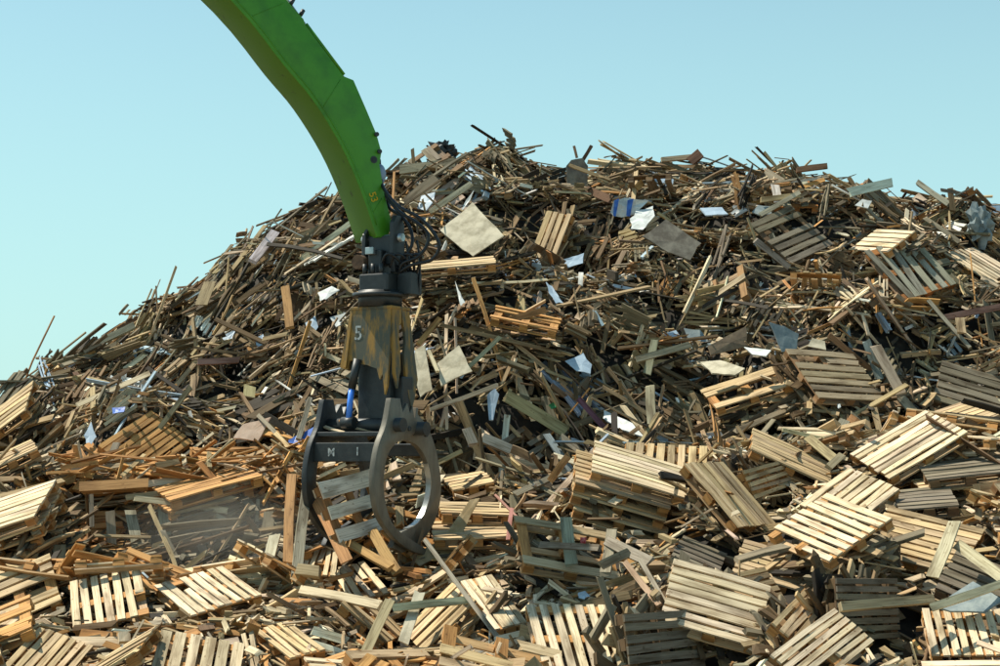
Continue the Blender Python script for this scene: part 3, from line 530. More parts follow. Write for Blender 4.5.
PALLETS = {
  'P1': {'o': [-4.371, 18.848, 1.24], 'x': [-0.2857, 0.8733, 0.3945], 'z': [-0.1085, -0.4385, 0.8921], 'L': 1.107, 'W': 0.836, 'n': 7, 'style': 'bright'},
  'P2': {'o': [-4.597, 16.939, 0.782], 'x': [0.1273, 0.9432, 0.307], 'z': [0.3068, -0.3318, 0.8921], 'L': 1.133, 'W': 0.61, 'n': 7, 'style': 'grey'},
  'P3': {'o': [-5.522, 19.448, 1.271], 'x': [0.9081, 0.1598, 0.3871], 'z': [-0.1889, -0.6688, 0.7191], 'L': 0.894, 'W': 0.895, 'n': 6, 'style': 'grey'},
  'P4': {'o': [-3.319, 19.098, 1.29], 'x': [-0.5235, 0.8251, 0.2124], 'z': [-0.0876, -0.3001, 0.9499], 'L': 1.162, 'W': 0.88, 'n': 8, 'style': 'bright'},
  'P5': {'o': [-3.012, 16.643, 0.76], 'x': [-0.0667, 0.9222, 0.3809], 'z': [0.2163, -0.3593, 0.9078], 'L': 1.161, 'W': 0.892, 'n': 6, 'style': 'grey'},
  'P6': {'o': [-2.175, 17.468, 0.917], 'x': [-0.4473, 0.8804, 0.1577], 'z': [-0.096, -0.2225, 0.9702], 'L': 1.12, 'W': 0.41, 'n': 5, 'style': 'grey'},
  'P7': {'o': [-1.695, 20.297, 1.304], 'x': [-0.3626, 0.8967, 0.2538], 'z': [-0.0994, -0.308, 0.9462], 'L': 1.147, 'W': 0.485, 'n': 5, 'style': 'bright'},
  'P7b': {'o': [-2.236, 20.843, 1.506], 'x': [-0.0018, 0.9379, 0.3468], 'z': [0.1159, -0.3443, 0.9317], 'L': 0.798, 'W': 0.42, 'n': 5, 'style': 'grey'},
  'P8': {'o': [-1.453, 18.471, 1.058], 'x': [-0.75, 0.1732, 0.6384], 'z': [0.6223, -0.1425, 0.7697], 'L': 0.646, 'W': 0.892, 'n': 5, 'style': 'grey'},
  'P9': {'o': [-0.066, 18.472, 1.227], 'x': [-0.3362, 0.8647, 0.3732], 'z': [-0.068, -0.4175, 0.9061], 'L': 1.155, 'W': 0.392, 'n': 5, 'style': 'bright'},
  'P10': {'o': [-0.59, 18.469, 1.092], 'x': [0.7172, 0.1503, 0.6805], 'z': [-0.6065, -0.3464, 0.7157], 'L': 0.79, 'W': 0.872, 'n': 4, 'style': 'grey'},
  'P11': {'o': [0.745, 16.816, 1.021], 'x': [-0.1239, 0.8859, 0.447], 'z': [0.08, -0.4401, 0.8944], 'L': 1.226, 'W': 0.868, 'n': 7, 'style': 'bright'},
  'A1': {'o': [2.175, 17.172, 1.36], 'x': [0.9598, -0.0763, -0.2701], 'z': [0.1435, -0.6938, 0.7058], 'L': 1.023, 'W': 0.895, 'n': 8, 'style': 'bright'},
  'A2': {'o': [1.538, 16.732, 1.098], 'x': [0.7108, 0.7031, -0.0207], 'z': [0.6938, -0.6959, 0.1852], 'L': 1.14, 'W': 0.613, 'n': 6, 'style': 'grey'},
  'A3': {'o': [2.598, 18.099, 1.341], 'x': [0.6962, 0.7144, 0.071], 'z': [0.5327, -0.5803, 0.616], 'L': 1.147, 'W': 0.675, 'n': 8, 'style': 'grey'},
  'A4': {'o': [3.203, 18.926, 1.549], 'x': [0.9413, -0.2123, -0.2626], 'z': [0.1471, -0.4422, 0.8848], 'L': 1.128, 'W': 0.875, 'n': 7, 'style': 'grey'},
  'A5': {'o': [3.657, 18.49, 2.056], 'x': [0.4374, -0.8731, -0.2152], 'z': [-0.3745, -0.3944, 0.8391], 'L': 1.157, 'W': 0.921, 'n': 8, 'style': 'bright'},
  'A6': {'o': [4.15, 19.892, 2.335], 'x': [0.6671, 0.6399, 0.3815], 'z': [0.006, -0.5166, 0.8562], 'L': 1.106, 'W': 0.73, 'n': 7, 'style': 'bright'},
  'A7': {'o': [5.222, 21.263, 2.978], 'x': [0.8593, 0.1947, 0.4729], 'z': [-0.3434, -0.4655, 0.8157], 'L': 1.219, 'W': 0.905, 'n': 8, 'style': 'bright'},
  'A8': {'o': [6.439, 24.179, 3.279], 'x': [0.9136, 0.2853, 0.2896], 'z': [-0.2013, -0.3015, 0.932], 'L': 1.363, 'W': 1.008, 'n': 8, 'style': 'grey'},
  'A9': {'o': [7.833, 24.846, 3.427], 'x': [0.9648, 0.0513, 0.2579], 'z': [-0.2325, -0.2918, 0.9278], 'L': 0.907, 'W': 0.864, 'n': 5, 'style': 'bright'},
  'A10': {'o': [3.715, 21.647, 2.804], 'x': [0.9125, -0.007, -0.4089], 'z': [0.3711, -0.4061, 0.8351], 'L': 1.104, 'W': 0.77, 'n': 9, 'style': 'grey'},
  'A11': {'o': [3.284, 21.002, 2.606], 'x': [0.5736, 0.8077, 0.1364], 'z': [0.7286, -0.5792, 0.3656], 'L': 1.162, 'W': 0.373, 'n': 5, 'style': 'grey'},
  'A12': {'o': [2.692, 20.16, 2.384], 'x': [-0.55, 0.4447, 0.7069], 'z': [0.5387, -0.4579, 0.7072], 'L': 1.044, 'W': 0.894, 'n': 7, 'style': 'grey'},
  'A13': {'o': [2.208, 22.407, 2.734], 'x': [0.124, 0.7914, 0.5986], 'z': [-0.0211, -0.601, 0.7989], 'L': 0.794, 'W': 1.126, 'n': 8, 'style': 'grey'},
  'A14': {'o': [1.698, 20.882, 2.647], 'x': [0.9568, 0.0135, -0.2905], 'z': [0.2714, -0.4003, 0.8753], 'L': 1.198, 'W': 0.967, 'n': 9, 'style': 'bright'},
  'A18': {'o': [0.729, 19.209, 1.785], 'x': [0.9556, 0.2304, -0.1837], 'z': [0.2778, -0.4965, 0.8224], 'L': 1.163, 'W': 0.973, 'n': 5, 'style': 'grey'},
  'A19': {'o': [4.734, 18.746, 1.901], 'x': [0.7944, -0.5695, -0.2111], 'z': [-0.2259, -0.5997, 0.7677], 'L': 1.141, 'W': 0.786, 'n': 8, 'style': 'grey'},
  'A20': {'o': [3.658, 17.231, 1.38], 'x': [0.7055, 0.7059, -0.0632], 'z': [0.7085, -0.7003, 0.0875], 'L': 1.129, 'W': 0.635, 'n': 8, 'style': 'grey'},
  'A21': {'o': [4.762, 17.006, 1.06], 'x': [0.0935, 0.8655, 0.4921], 'z': [-0.0598, -0.4885, 0.8705], 'L': 0.792, 'W': 0.925, 'n': 9, 'style': 'bright'},
  'A22': {'o': [4.52, 16.0, 0.736], 'x': [0.9834, -0.176, 0.0432], 'z': [-0.0753, -0.1798, 0.9808], 'L': 0.958, 'W': 0.91, 'n': 5, 'style': 'grey'},
  'A23': {'o': [3.078, 16.32, 0.997], 'x': [0.6596, 0.6832, 0.3132], 'z': [0.2809, -0.6106, 0.7405], 'L': 1.162, 'W': 0.528, 'n': 7, 'style': 'bright'},
  'A24': {'o': [3.028, 16.856, 1.194], 'x': [0.4536, 0.8585, 0.2393], 'z': [0.4975, -0.4667, 0.7312], 'L': 1.149, 'W': 0.547, 'n': 7, 'style': 'bright'},
  'A25': {'o': [5.136, 18.029, 1.484], 'x': [0.8521, -0.3698, -0.3704], 'z': [0.1015, -0.5776, 0.81], 'L': 0.789, 'W': 0.859, 'n': 6, 'style': 'grey'},
  'A27': {'o': [5.734, 20.626, 2.656], 'x': [0.9887, -0.1076, 0.1048], 'z': [-0.1258, -0.2116, 0.9692], 'L': 1.016, 'W': 0.871, 'n': 6, 'style': 'grey'},
  'A28': {'o': [5.077, 19.972, 2.3], 'x': [0.9848, -0.1521, 0.0834], 'z': [-0.1152, -0.2137, 0.9701], 'L': 0.693, 'W': 0.906, 'n': 6, 'style': 'grey'},
  'G1': {'o': [2.224, 19.083, 1.693], 'x': [0.9095, -0.1732, -0.378], 'z': [0.3185, -0.2942, 0.9011], 'L': 0.555, 'W': 0.894, 'n': 5, 'style': 'grey'},
  'B1': {'o': [4.939, 28.432, 6.613], 'x': [0.7217, 0.5983, 0.3483], 'z': [0.2947, -0.7208, 0.6274], 'L': 1.191, 'W': 1.087, 'n': 7, 'style': 'grey'},
  'B2': {'o': [4.954, 24.869, 4.022], 'x': [0.8728, 0.4872, -0.0299], 'z': [0.3592, -0.5996, 0.7152], 'L': 1.3, 'W': 1.099, 'n': 7, 'style': 'grey'},
  'B3': {'o': [7.223, 25.601, 3.846], 'x': [0.9394, -0.1773, -0.2934], 'z': [0.0394, -0.7943, 0.6062], 'L': 1.072, 'W': 0.895, 'n': 6, 'style': 'grey'},
  'B4': {'o': [6.749, 27.356, 5.919], 'x': [-0.4016, 0.5535, 0.7296], 'z': [0.05, -0.7823, 0.6209], 'L': 1.197, 'W': 1.013, 'n': 6, 'style': 'grey'},
  'B5': {'o': [6.488, 27.891, 6.413], 'x': [0.3805, -0.9135, -0.1436], 'z': [-0.4857, -0.3296, 0.8096], 'L': 1.092, 'W': 0.675, 'n': 5, 'style': 'grey'},
  'B6': {'o': [8.327, 28.721, 6.08], 'x': [-0.558, 0.6397, 0.5286], 'z': [0.2005, -0.5142, 0.8339], 'L': 1.177, 'W': 0.931, 'n': 8, 'style': 'grey'},
  'B7': {'o': [0.968, 29.225, 6.731], 'x': [0.3519, 0.1149, 0.929], 'z': [-0.5647, -0.7654, 0.3086], 'L': 0.881, 'W': 0.599, 'n': 4, 'style': 'grey'},
  'B8': {'o': [3.743, 25.184, 3.837], 'x': [0.95, 0.0426, 0.3092], 'z': [-0.269, -0.3907, 0.8803], 'L': 1.221, 'W': 0.885, 'n': 5, 'style': 'grey'},
  'B9': {'o': [-0.779, 26.604, 5.859], 'x': [0.996, 0.0349, 0.0825], 'z': [-0.0711, -0.2517, 0.9652], 'L': 1.42, 'W': 0.925, 'n': 4, 'style': 'grey'},
  'B10': {'o': [0.385, 25.562, 4.908], 'x': [0.9772, -0.0503, -0.2065], 'z': [0.1817, -0.3066, 0.9343], 'L': 1.036, 'W': 0.898, 'n': 4, 'style': 'grey'},
  'C1': {'o': [-7.557, 25.58, 3.424], 'x': [0.8004, -0.2635, 0.5384], 'z': [-0.5907, -0.4999, 0.6334], 'L': 1.215, 'W': 0.916, 'n': 6, 'style': 'grey'},
  'C2': {'o': [-6.228, 21.059, 2.101], 'x': [0.9276, -0.225, 0.2982], 'z': [-0.3679, -0.4116, 0.8338], 'L': 1.324, 'W': 0.948, 'n': 9, 'style': 'bright'},
  'C3': {'o': [-7.787, 26.39, 3.128], 'x': [0.8542, 0.2032, 0.4786], 'z': [-0.3825, -0.3778, 0.8432], 'L': 0.862, 'W': 0.9, 'n': 5, 'style': 'grey'},
  'C4': {'o': [-6.676, 22.902, 2.802], 'x': [0.8544, 0.2711, 0.4433], 'z': [-0.3702, -0.2811, 0.8854], 'L': 0.772, 'W': 0.908, 'n': 5, 'style': 'grey'},
  'D1': {'o': [-5.201, 24.377, 3.007], 'x': [0.5252, 0.709, 0.4707], 'z': [0.3226, -0.6777, 0.6608], 'L': 1.131, 'W': 0.833, 'n': 8, 'style': 'orange'},
  'D2': {'o': [-4.917, 23.163, 2.531], 'x': [0.9477, 0.3191, 0.0058], 'z': [0.0734, -0.2355, 0.9691], 'L': 1.5, 'W': 0.904, 'n': 6, 'style': 'orange'},
  'D3': {'o': [-3.873, 22.278, 2.451], 'x': [0.8756, 0.4156, 0.2463], 'z': [-0.1435, -0.263, 0.9541], 'L': 1.271, 'W': 0.887, 'n': 8, 'style': 'orange'},
  'D4': {'o': [-3.819, 24.285, 2.791], 'x': [0.8815, 0.472, -0.0128], 'z': [0.1447, -0.2443, 0.9588], 'L': 1.184, 'W': 0.959, 'n': 6, 'style': 'orange'},
  'H1': {'o': [-1.823, 20.009, 2.299], 'x': [0.5694, 0.8054, 0.1649], 'z': [0.738, -0.5891, 0.3292], 'L': 0.957, 'W': 0.707, 'n': 5, 'style': 'grey'},
  'E1': {'o': [-0.41, 22.791, 2.461], 'x': [0.971, 0.1488, 0.1873], 'z': [-0.1574, -0.1923, 0.9686], 'L': 0.595, 'W': 0.899, 'n': 5, 'style': 'grey'},
  'E2': {'o': [-0.342, 21.561, 2.124], 'x': [0.9906, 0.1309, -0.0397], 'z': [0.0567, -0.1289, 0.99], 'L': 0.92, 'W': 0.948, 'n': 5, 'style': 'grey'},
  'E3': {'o': [-0.302, 20.951, 1.879], 'x': [0.9975, 0.0696, 0.0148], 'z': [-0.0034, -0.1615, 0.9869], 'L': 1.087, 'W': 0.988, 'n': 6, 'style': 'grey'},
  'E4': {'o': [-0.724, 17.515, 0.775], 'x': [0.9966, 0.0711, 0.0406], 'z': [-0.0413, 0.0084, 0.9991], 'L': 0.745, 'W': 0.911, 'n': 6, 'style': 'grey'},
}
STRIPE_AT = Vector([2.241, 28.73, 7.219])
# ---------------------------------------------------------------- ground and the mound under the rubble
bm = bmesh.new()
S = 900
for a, b in ((-S, -S), (S, -S), (S, S), (-S, S)): bm.verts.new((a, b, 0))
bm.faces.new(bm.verts[:] if False else [v for v in bm.verts])
me = bpy.data.meshes.new('ground'); bm.to_mesh(me); bm.free()
tag(link('ground', me, GROUND), kind='structure')

def normal_at(x, y, e=0.35):
    dx = (heap(x + e, y) - heap(x - e, y)) / (2 * e)
    dy = (heap(x, y + e) - heap(x, y - e)) / (2 * e)
    n = np.stack([-dx, -dy, np.ones_like(dx)], -1)
    return n / np.linalg.norm(n, axis=-1, keepdims=True)

xs = np.arange(-26, 30.01, 0.2); ys = np.arange(12.5, 48.01, 0.2)
gx, gy = np.meshgrid(xs, ys, indexing='ij')
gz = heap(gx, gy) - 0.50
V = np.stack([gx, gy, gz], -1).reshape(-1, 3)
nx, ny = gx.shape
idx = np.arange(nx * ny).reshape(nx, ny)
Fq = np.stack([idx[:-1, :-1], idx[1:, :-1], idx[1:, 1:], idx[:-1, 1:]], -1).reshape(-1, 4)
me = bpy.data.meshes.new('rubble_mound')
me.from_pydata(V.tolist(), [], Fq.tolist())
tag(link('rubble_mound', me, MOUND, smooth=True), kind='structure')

# ---------------------------------------------------------------- wording helpers: where a thing lies, told by what can be found near it
def to_px(P):
    P = np.asarray(P, float) - np.array([0, 0, CAM_Z]); c, s = math.cos(PITCH), math.sin(PITCH)
    z = P[..., 1] * c + P[..., 2] * s
    return 500 + FPX * P[..., 0] / z, 333 - FPX * (-P[..., 1] * s + P[..., 2] * c) / z

MARKS = [((376, 215), 'the green boom tip'), ((390, 290), 'the dark rotator'), ((375, 345), 'the grapple hood'), ((408, 485), 'the ring claw'),
         ((312, 450), 'the dark claw'), ((345, 505), 'the held pallet'), ((472, 230), 'the big chipboard sheet'), ((630, 206), 'the striped film'),
         ((672, 240), 'the grey brown sheet'), ((577, 175), 'the upright ridge board'), ((440, 155), 'the black ridge bag'), ((790, 236), 'the broken weathered pallet'),
         ((905, 265), 'the tilted rusty pallet'), ((975, 265), 'the ridge side pallet'), ((836, 374), 'the grey shaded pallet'), ((970, 385), 'the dark right pallet'),
         ((750, 395), 'the pallet seen edge on'), ((785, 335), 'the blue grey sheet'), ((728, 340), 'the brown board'), ((626, 425), 'the bent white sheet'),
         ((578, 364), 'the pale blue pointed scrap'), ((525, 315), 'the orange lattice pallet'), ((552, 238), 'the upright slat pallet'), ((455, 370), 'the torn cream board'),
         ((145, 440), 'the orange pallet'), ((205, 482), 'the ribbed orange pallet'), ((120, 385), 'the white bundles'), ((20, 410), 'the left skyline pallet'),
         ((10, 500), 'the grey left stack'), ((205, 525), 'the dusty hollow'), ((105, 598), 'the bright left pallet'), ((207, 592), 'the slatted left pallet'),
         ((640, 480), 'the pallet stack'), ((730, 495), 'the tilted slat pallet'), ((790, 455), 'the crate like pallet'), ((905, 445), 'the upper bright pallet'),
         ((835, 525), 'the lower bright pallet'), ((925, 540), 'the wide right pallet'), ((715, 605), 'the large bright pallet'), ((570, 550), 'the broken frame'),
         ((580, 635), 'the bottom centre pallet'), ((500, 600), 'the small bright pallet'), ((820, 640), 'the bottom right slats'), ((970, 630), 'the corner pallet'),
         ((250, 422), 'the pink board'), ((95, 345), 'the left ledge'), ((290, 230), 'the upper left ridge'), ((690, 160), 'the ridge block'),
         ((870, 190), 'the white ridge plank'), ((470, 340), 'the heap centre'), ((200, 340), 'the left flank'), ((840, 300), 'the right hollow'), ((570, 500), 'the stack foot')]

USED = set()
def fresh(label):
    if label in USED or len(label.split()) > 16: return False
    USED.add(label); return True

def where(P):
    u, v = to_px(P)
    d = [(math.hypot(u - m[0][0], (v - m[0][1]) * 1.2), m) for m in MARKS]
    d.sort(key=lambda q: q[0])
    dd, (m, nm) = d[0]
    du, dv = u - m[0], v - m[1]
    far = 'just ' if dd < 28 else ('well ' if dd > 60 else '')
    if abs(du) > abs(dv) * 1.15: w = 'left of' if du < 0 else 'right of'
    else: w = 'above' if dv < 0 else 'below'
    s = far + w + ' ' + nm
    dd2, (m2, nm2) = d[1]
    return s + ', nearest ' + nm2[4:] if dd > 14 else s

# ---------------------------------------------------------------- the loose wood of the heap
PAL = {
    'brown': (0.165, 0.108, 0.056), 'tan': (0.38, 0.275, 0.15), 'grey': (0.20, 0.168, 0.112), 'pale': (0.62, 0.50, 0.34),
    'dark': (0.042, 0.034, 0.025), 'orange': (0.44, 0.23, 0.08), 'white': (0.66, 0.66, 0.60), 'blue': (0.34, 0.44, 0.52),
}
KEYS = list(PAL)
def scatter(n, seed, L, W, T, probs_main, probs_front, lift=(-0.55, 0.20), wild=0.08, xr=(-14.5, 15), yr=(14.6, 35.2)):
    rs = np.random.RandomState(seed)
    x = rs.uniform(xr[0], xr[1], n); y = rs.uniform(yr[0], yr[1], n)
    z = heap(x, y)
    nn = normal_at(x, y)
    e1 = np.cross(nn, np.array([0, 1.0, 0])); e1 = e1 * np.sign(e1[:, :1]); e1 /= np.linalg.norm(e1, axis=1, keepdims=True)
    e2 = np.cross(nn, e1)
    # the run of the wood: up to the right on the left flank, level on top, mixed elsewhere
    left = np.clip((-x - 2.5) / 4, 0, 1); right = np.clip((x - 3) / 5, 0, 1)
    top = np.clip((y - 28) / 4, 0, 1)
    main = left * 0.62 - right * 0.30
    patch = vnoise(x * 0.8, y * 0.8, 1) * 1.0 * (1 - .7 * left)
    spread = (0.40 + 0.50 * (1 - top)) * (1 - left * .55)
    stray = np.where(rs.rand(n) < .18 * (1 - .8 * np.clip((y - 30) / 2, 0, 1)) * (1 - .5 * left), 3.0, 1.0)
    ang = main + patch * (1 - top * .6) + rs.randn(n) * spread * stray
    d = e1 * np.cos(ang)[:, None] + e2 * np.sin(ang)[:, None]
    tilt = rs.randn(n) * 0.16
    w = rs.rand(n) < wild * (1 - .85 * np.clip((y - 30) / 2, 0, 1)) * (1 - .5 * left)
    tilt[w] = rs.uniform(-1.2, 1.2, w.sum())
    Ls = L(rs, n); Ws = W(rs, n); Ts = T(rs, n)
    tilt = np.where((Ls > .8) & (np.abs(tilt) > .5), tilt * .35, tilt)
    X = d * np.cos(tilt)[:, None] + nn * np.sin(tilt)[:, None]
    roll = rs.randn(n) * 0.55
    r2 = rs.rand(n) < .3; roll[r2] = rs.uniform(-1.6, 1.6, r2.sum())
    Yb = np.cross(nn, X); Yb /= np.linalg.norm(Yb, axis=1, keepdims=True)
    Zb = np.cross(X, Yb)
    Y = Yb * np.cos(roll)[:, None] + Zb * np.sin(roll)[:, None]
    Z = np.cross(X, Y)
    far_ = np.clip((y - 24.5) / 3, 0, 1)
    Ws = Ws * (1 - .28 * far_); Ls = Ls * (1 - .15 * far_)
    Ts = np.minimum(Ts, Ws)
    off = rs.uniform(lift[0], lift[1], n)
    # long wild ones are planted with one end in the heap
    off = off + np.where(w, np.abs(np.sin(tilt)) * Ls * 0.18, 0)
    ridge = np.clip((y - 31) / 2, 0, 1)
    off = off - ridge * 0.10
    C = np.stack([x, y, z], -1) + nn * off[:, None]
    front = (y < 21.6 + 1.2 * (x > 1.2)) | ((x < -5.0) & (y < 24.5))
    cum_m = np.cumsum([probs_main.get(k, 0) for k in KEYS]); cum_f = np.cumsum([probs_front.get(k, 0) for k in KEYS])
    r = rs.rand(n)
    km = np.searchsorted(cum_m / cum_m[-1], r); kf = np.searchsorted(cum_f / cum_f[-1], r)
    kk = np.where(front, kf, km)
    orange_pile = (x > -6.4) & (x < -2.4) & (y > 22.3) & (y < 24.4)
    cum_o = np.cumsum([dict(orange=.6, tan=.2, pale=.12, brown=.08).get(k, 0) for k in KEYS])
    kk = np.where(orange_pile, np.searchsorted(cum_o, r * .999), kk)
    hollow = (x > -6.2) & (x < -1.0) & (y > 20.1) & (y < 22.3)
    cum_h = np.cumsum([dict(grey=.45, brown=.25, dark=.15, tan=.15).get(k, 0) for k in KEYS])  # darker wood odds put the shade of the hollow into the colour
    kk = np.where(hollow, np.searchsorted(cum_h, r * .999), kk)
    base = np.array([PAL[k] for k in KEYS])[kk]
    base = base * np.exp(rs.randn(n, 1) * 0.20) * (1 + rs.randn(n, 3) * 0.03)
    return dict(C=C, X=X, Y=Y, Z=Z, L=Ls, W=Ws, T=Ts, tone=np.clip(base, .01, .8), k=kk, off=off, tilt=tilt, ang=ang)

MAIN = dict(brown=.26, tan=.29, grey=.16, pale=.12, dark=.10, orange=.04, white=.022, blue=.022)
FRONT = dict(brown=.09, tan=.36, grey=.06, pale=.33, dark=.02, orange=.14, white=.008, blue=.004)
def skewlen(lo, hi, p): return lambda rs, n: lo + (hi - lo) * rs.rand(n) ** p
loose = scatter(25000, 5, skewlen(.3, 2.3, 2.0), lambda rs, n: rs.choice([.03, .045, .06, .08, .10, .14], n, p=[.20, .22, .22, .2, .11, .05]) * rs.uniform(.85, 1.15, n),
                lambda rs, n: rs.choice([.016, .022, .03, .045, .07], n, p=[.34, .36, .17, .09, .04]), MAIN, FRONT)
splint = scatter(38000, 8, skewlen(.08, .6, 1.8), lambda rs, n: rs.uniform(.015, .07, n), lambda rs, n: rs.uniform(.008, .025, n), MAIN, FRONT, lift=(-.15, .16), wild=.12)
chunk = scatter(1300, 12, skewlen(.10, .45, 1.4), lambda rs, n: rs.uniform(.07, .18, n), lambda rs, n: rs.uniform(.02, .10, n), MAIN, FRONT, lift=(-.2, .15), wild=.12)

def bundles(n, seed, xr, yr, pm, pf, lift=(-.12, .14)):
    """boards that stayed together: side by side or stacked, nearly parallel"""
    b = scatter(n, seed, skewlen(.35, 1.6, 1.7), lambda r, k: r.choice([.035, .05, .07, .09, .12], k), lambda r, k: r.choice([.02, .022, .03, .05], k, p=[.4, .3, .2, .1]), pm, pf, lift=lift, wild=0, xr=xr, yr=yr)
    rs = np.random.RandomState(seed + 1); out = {k: [] for k in b}
    for i in range(n):
        m = rs.randint(3, 8); pitch = b['W'][i] * rs.choice([1.08, 1.3, 1.6]); stack = rs.rand() < .35
        for j in range(m):
            q = (j - m / 2)
            if stack: o = b['Z'][i] * (b['T'][i] * 1.3 * q) + b['Y'][i] * rs.uniform(-.05, .05)
            else: o = b['Y'][i] * pitch * q + b['Z'][i] * rs.uniform(-.015, .015)
            da = rs.randn() * .07
            X = b['X'][i] * math.cos(da) + b['Y'][i] * math.sin(da); Y = np.cross(b['Z'][i], X)
            out['C'].append(b['C'][i] + o + X * rs.uniform(-.15, .15) * b['L'][i]); out['X'].append(X); out['Y'].append(Y); out['Z'].append(b['Z'][i])
            out['L'].append(b['L'][i] * rs.uniform(.55, 1.0)); out['W'].append(b['W'][i]); out['T'].append(b['T'][i])
            out['tone'].append(b['tone'][i] * rs.uniform(.75, 1.25)); out['k'].append(b['k'][i]); out['off'].append(b['off'][i]); out['tilt'].append(b['tilt'][i]); out['ang'].append(b['ang'][i])
    return {k: np.array(v) for k, v in out.items()}
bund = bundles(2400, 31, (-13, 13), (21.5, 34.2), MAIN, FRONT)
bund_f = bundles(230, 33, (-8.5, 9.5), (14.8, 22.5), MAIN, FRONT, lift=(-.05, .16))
# the splintered orange wood on its bench
orng = scatter(1500, 35, skewlen(.15, 1.3, 1.6), lambda r, k: r.uniform(.02, .10, k), lambda r, k: r.choice([.016, .022, .07], k, p=[.45, .45, .1]), MAIN, dict(orange=1), lift=(0, .46), wild=.2, xr=(-6.0, -2.5), yr=(22.6, 24.0))
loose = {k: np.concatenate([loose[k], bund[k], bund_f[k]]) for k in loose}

# nothing loose pokes up through the pallets that lie open on the heap
FRAMES = []
for k, p in PALLETS.items():
    FRAMES.append((frame(p['o'], p['x'], p['z']), p['L'], p['W'], .9 if p['o'][1] < 23 else .6))
for nm, pts, c, label in SHEETS[:16] + [('striped_film', [tuple(STRIPE_AT + Vector(q)) for q in ((-.5, 0, -.25), (-.5, 0, .25), (.5, 0, .2), (.5, 0, -.2))], '', '')]:
    P = np.array(pts); c0 = P.mean(0); uu, sv, vv = np.linalg.svd(P - c0)
    zz = Vector(vv[2])
    if zz.y > 0: zz = -zz
    q = (P - c0) @ vv[0]; q2 = (P - c0) @ vv[1]
    FRAMES.append((frame(c0 - np.array(zz) * .144, vv[0], zz), float(np.ptp(q)) * .92, float(np.ptp(q2)) * .85, .5))
_m = frame(PALLETS['A14']['o'], PALLETS['A14']['x'], PALLETS['A14']['z'])
for dz in (-.22, -.42): FRAMES.append((_m @ Matrix.Translation((-.15, -.16, dz - .05)), 1.25, 1.0, .9))
def clear_decks(d, keep=0.0, rs=np.random.RandomState(3)):
    ok = np.ones(len(d['L']), bool)
    spare = rs.rand(len(ok)) < keep
    for M, L, W, up in FRAMES:
        Mi = np.array(M.inverted())
        vdir = np.array((Vector((0, 0, 3)) - M.translation).normalized())
        vl = Mi[:3, :3] @ vdir
        for s in (-.5, -.25, 0, .25, .5):
            P = d['C'] + d['X'] * (d['L'] * s)[:, None]
            q = P @ Mi[:3, :3].T + Mi[:3, 3]
            # slide down the line of sight to the deck level
            t = (q[:, 2] - .144) / vl[2] if abs(vl[2]) > .15 else np.zeros(len(q))
            q2 = q - t[:, None] * vl[None]
            inside = (np.abs(q[:, 0]) < L / 2) & (np.abs(q[:, 1]) < W / 2) & (q[:, 2] > -.02) & (q[:, 2] < up)
            inf = (np.abs(q2[:, 0]) < L / 2 - .03) & (np.abs(q2[:, 1]) < W / 2 - .03) & (t > 0) & (t < 1.6)
            t3 = (q[:, 2] - .0) / vl[2] if abs(vl[2]) > .15 else np.zeros(len(q))
            q3 = q - t3[:, None] * vl[None]
            inb = (np.abs(q3[:, 0]) < L / 2 - .1) & (np.abs(q3[:, 1]) < W / 2 - .1) & (t3 > .2) & (t3 < 1.2)
            ok &= ~((inside | inf | inb) & ~spare)
    return {k: d[k][ok] for k in d}
orng = clear_decks(orng, .30); loose = clear_decks(loose, .012); splint = clear_decks(splint, .03); chunk = clear_decks(chunk, 0)
# rubble carrying the pallets that lie proud of the slope
def under_pallets(seed):
    rs = np.random.RandomState(seed); out = []
    for k, p in PALLETS.items():
        if k == 'H1': continue
        lift = p['o'][2] - float(heap(p['o'][0], p['o'][1]))
        n = int(50 + 200 * max(0, lift))
        M = np.array(frame(p['o'], p['x'], p['z']))
        q = np.stack([rs.uniform(-.5, .5, n) * p['L'] * .95, rs.uniform(-.5, .5, n) * p['W'] * .95, -rs.uniform(.04, .25 + max(0, lift) * .9, n)], -1)
        C = q @ M[:3, :3].T + M[:3, 3]
        a = rs.uniform(0, 6.28, n); tl = rs.randn(n) * .12
        X = np.stack([np.cos(a) * np.cos(tl), np.sin(a) * np.cos(tl), np.sin(tl)], -1) @ M[:3, :3].T
        zz = np.tile(M[:3, 2], (n, 1)); Y = np.cross(zz, X); Y /= np.linalg.norm(Y, axis=1, keepdims=True); Z = np.cross(X, Y)
        kk = rs.choice(5, n, p=[.35, .3, .2, .05, .1])
        tone = np.array([PAL[KEYS[i]] for i in range(5)])[kk] * np.exp(rs.randn(n, 1) * .2)
        out.append(dict(C=C, X=X, Y=Y, Z=Z, L=rs.uniform(.25, .9, n), W=rs.uniform(.03, .12, n), T=rs.uniform(.016, .05, n), tone=tone, k=kk, off=np.zeros(n), tilt=tl, ang=a))
    return {k: np.concatenate([o[k] for o in out]) for k in out[0]}
def thin_front(d, f, seed):
    rs = np.random.RandomState(seed)
    fr = d['C'][:, 1] < 21.8
    kp = ~fr | (rs.rand(len(fr)) < f)
    return {k: d[k][kp] for k in d}
loose = thin_front(loose, .55, 1)

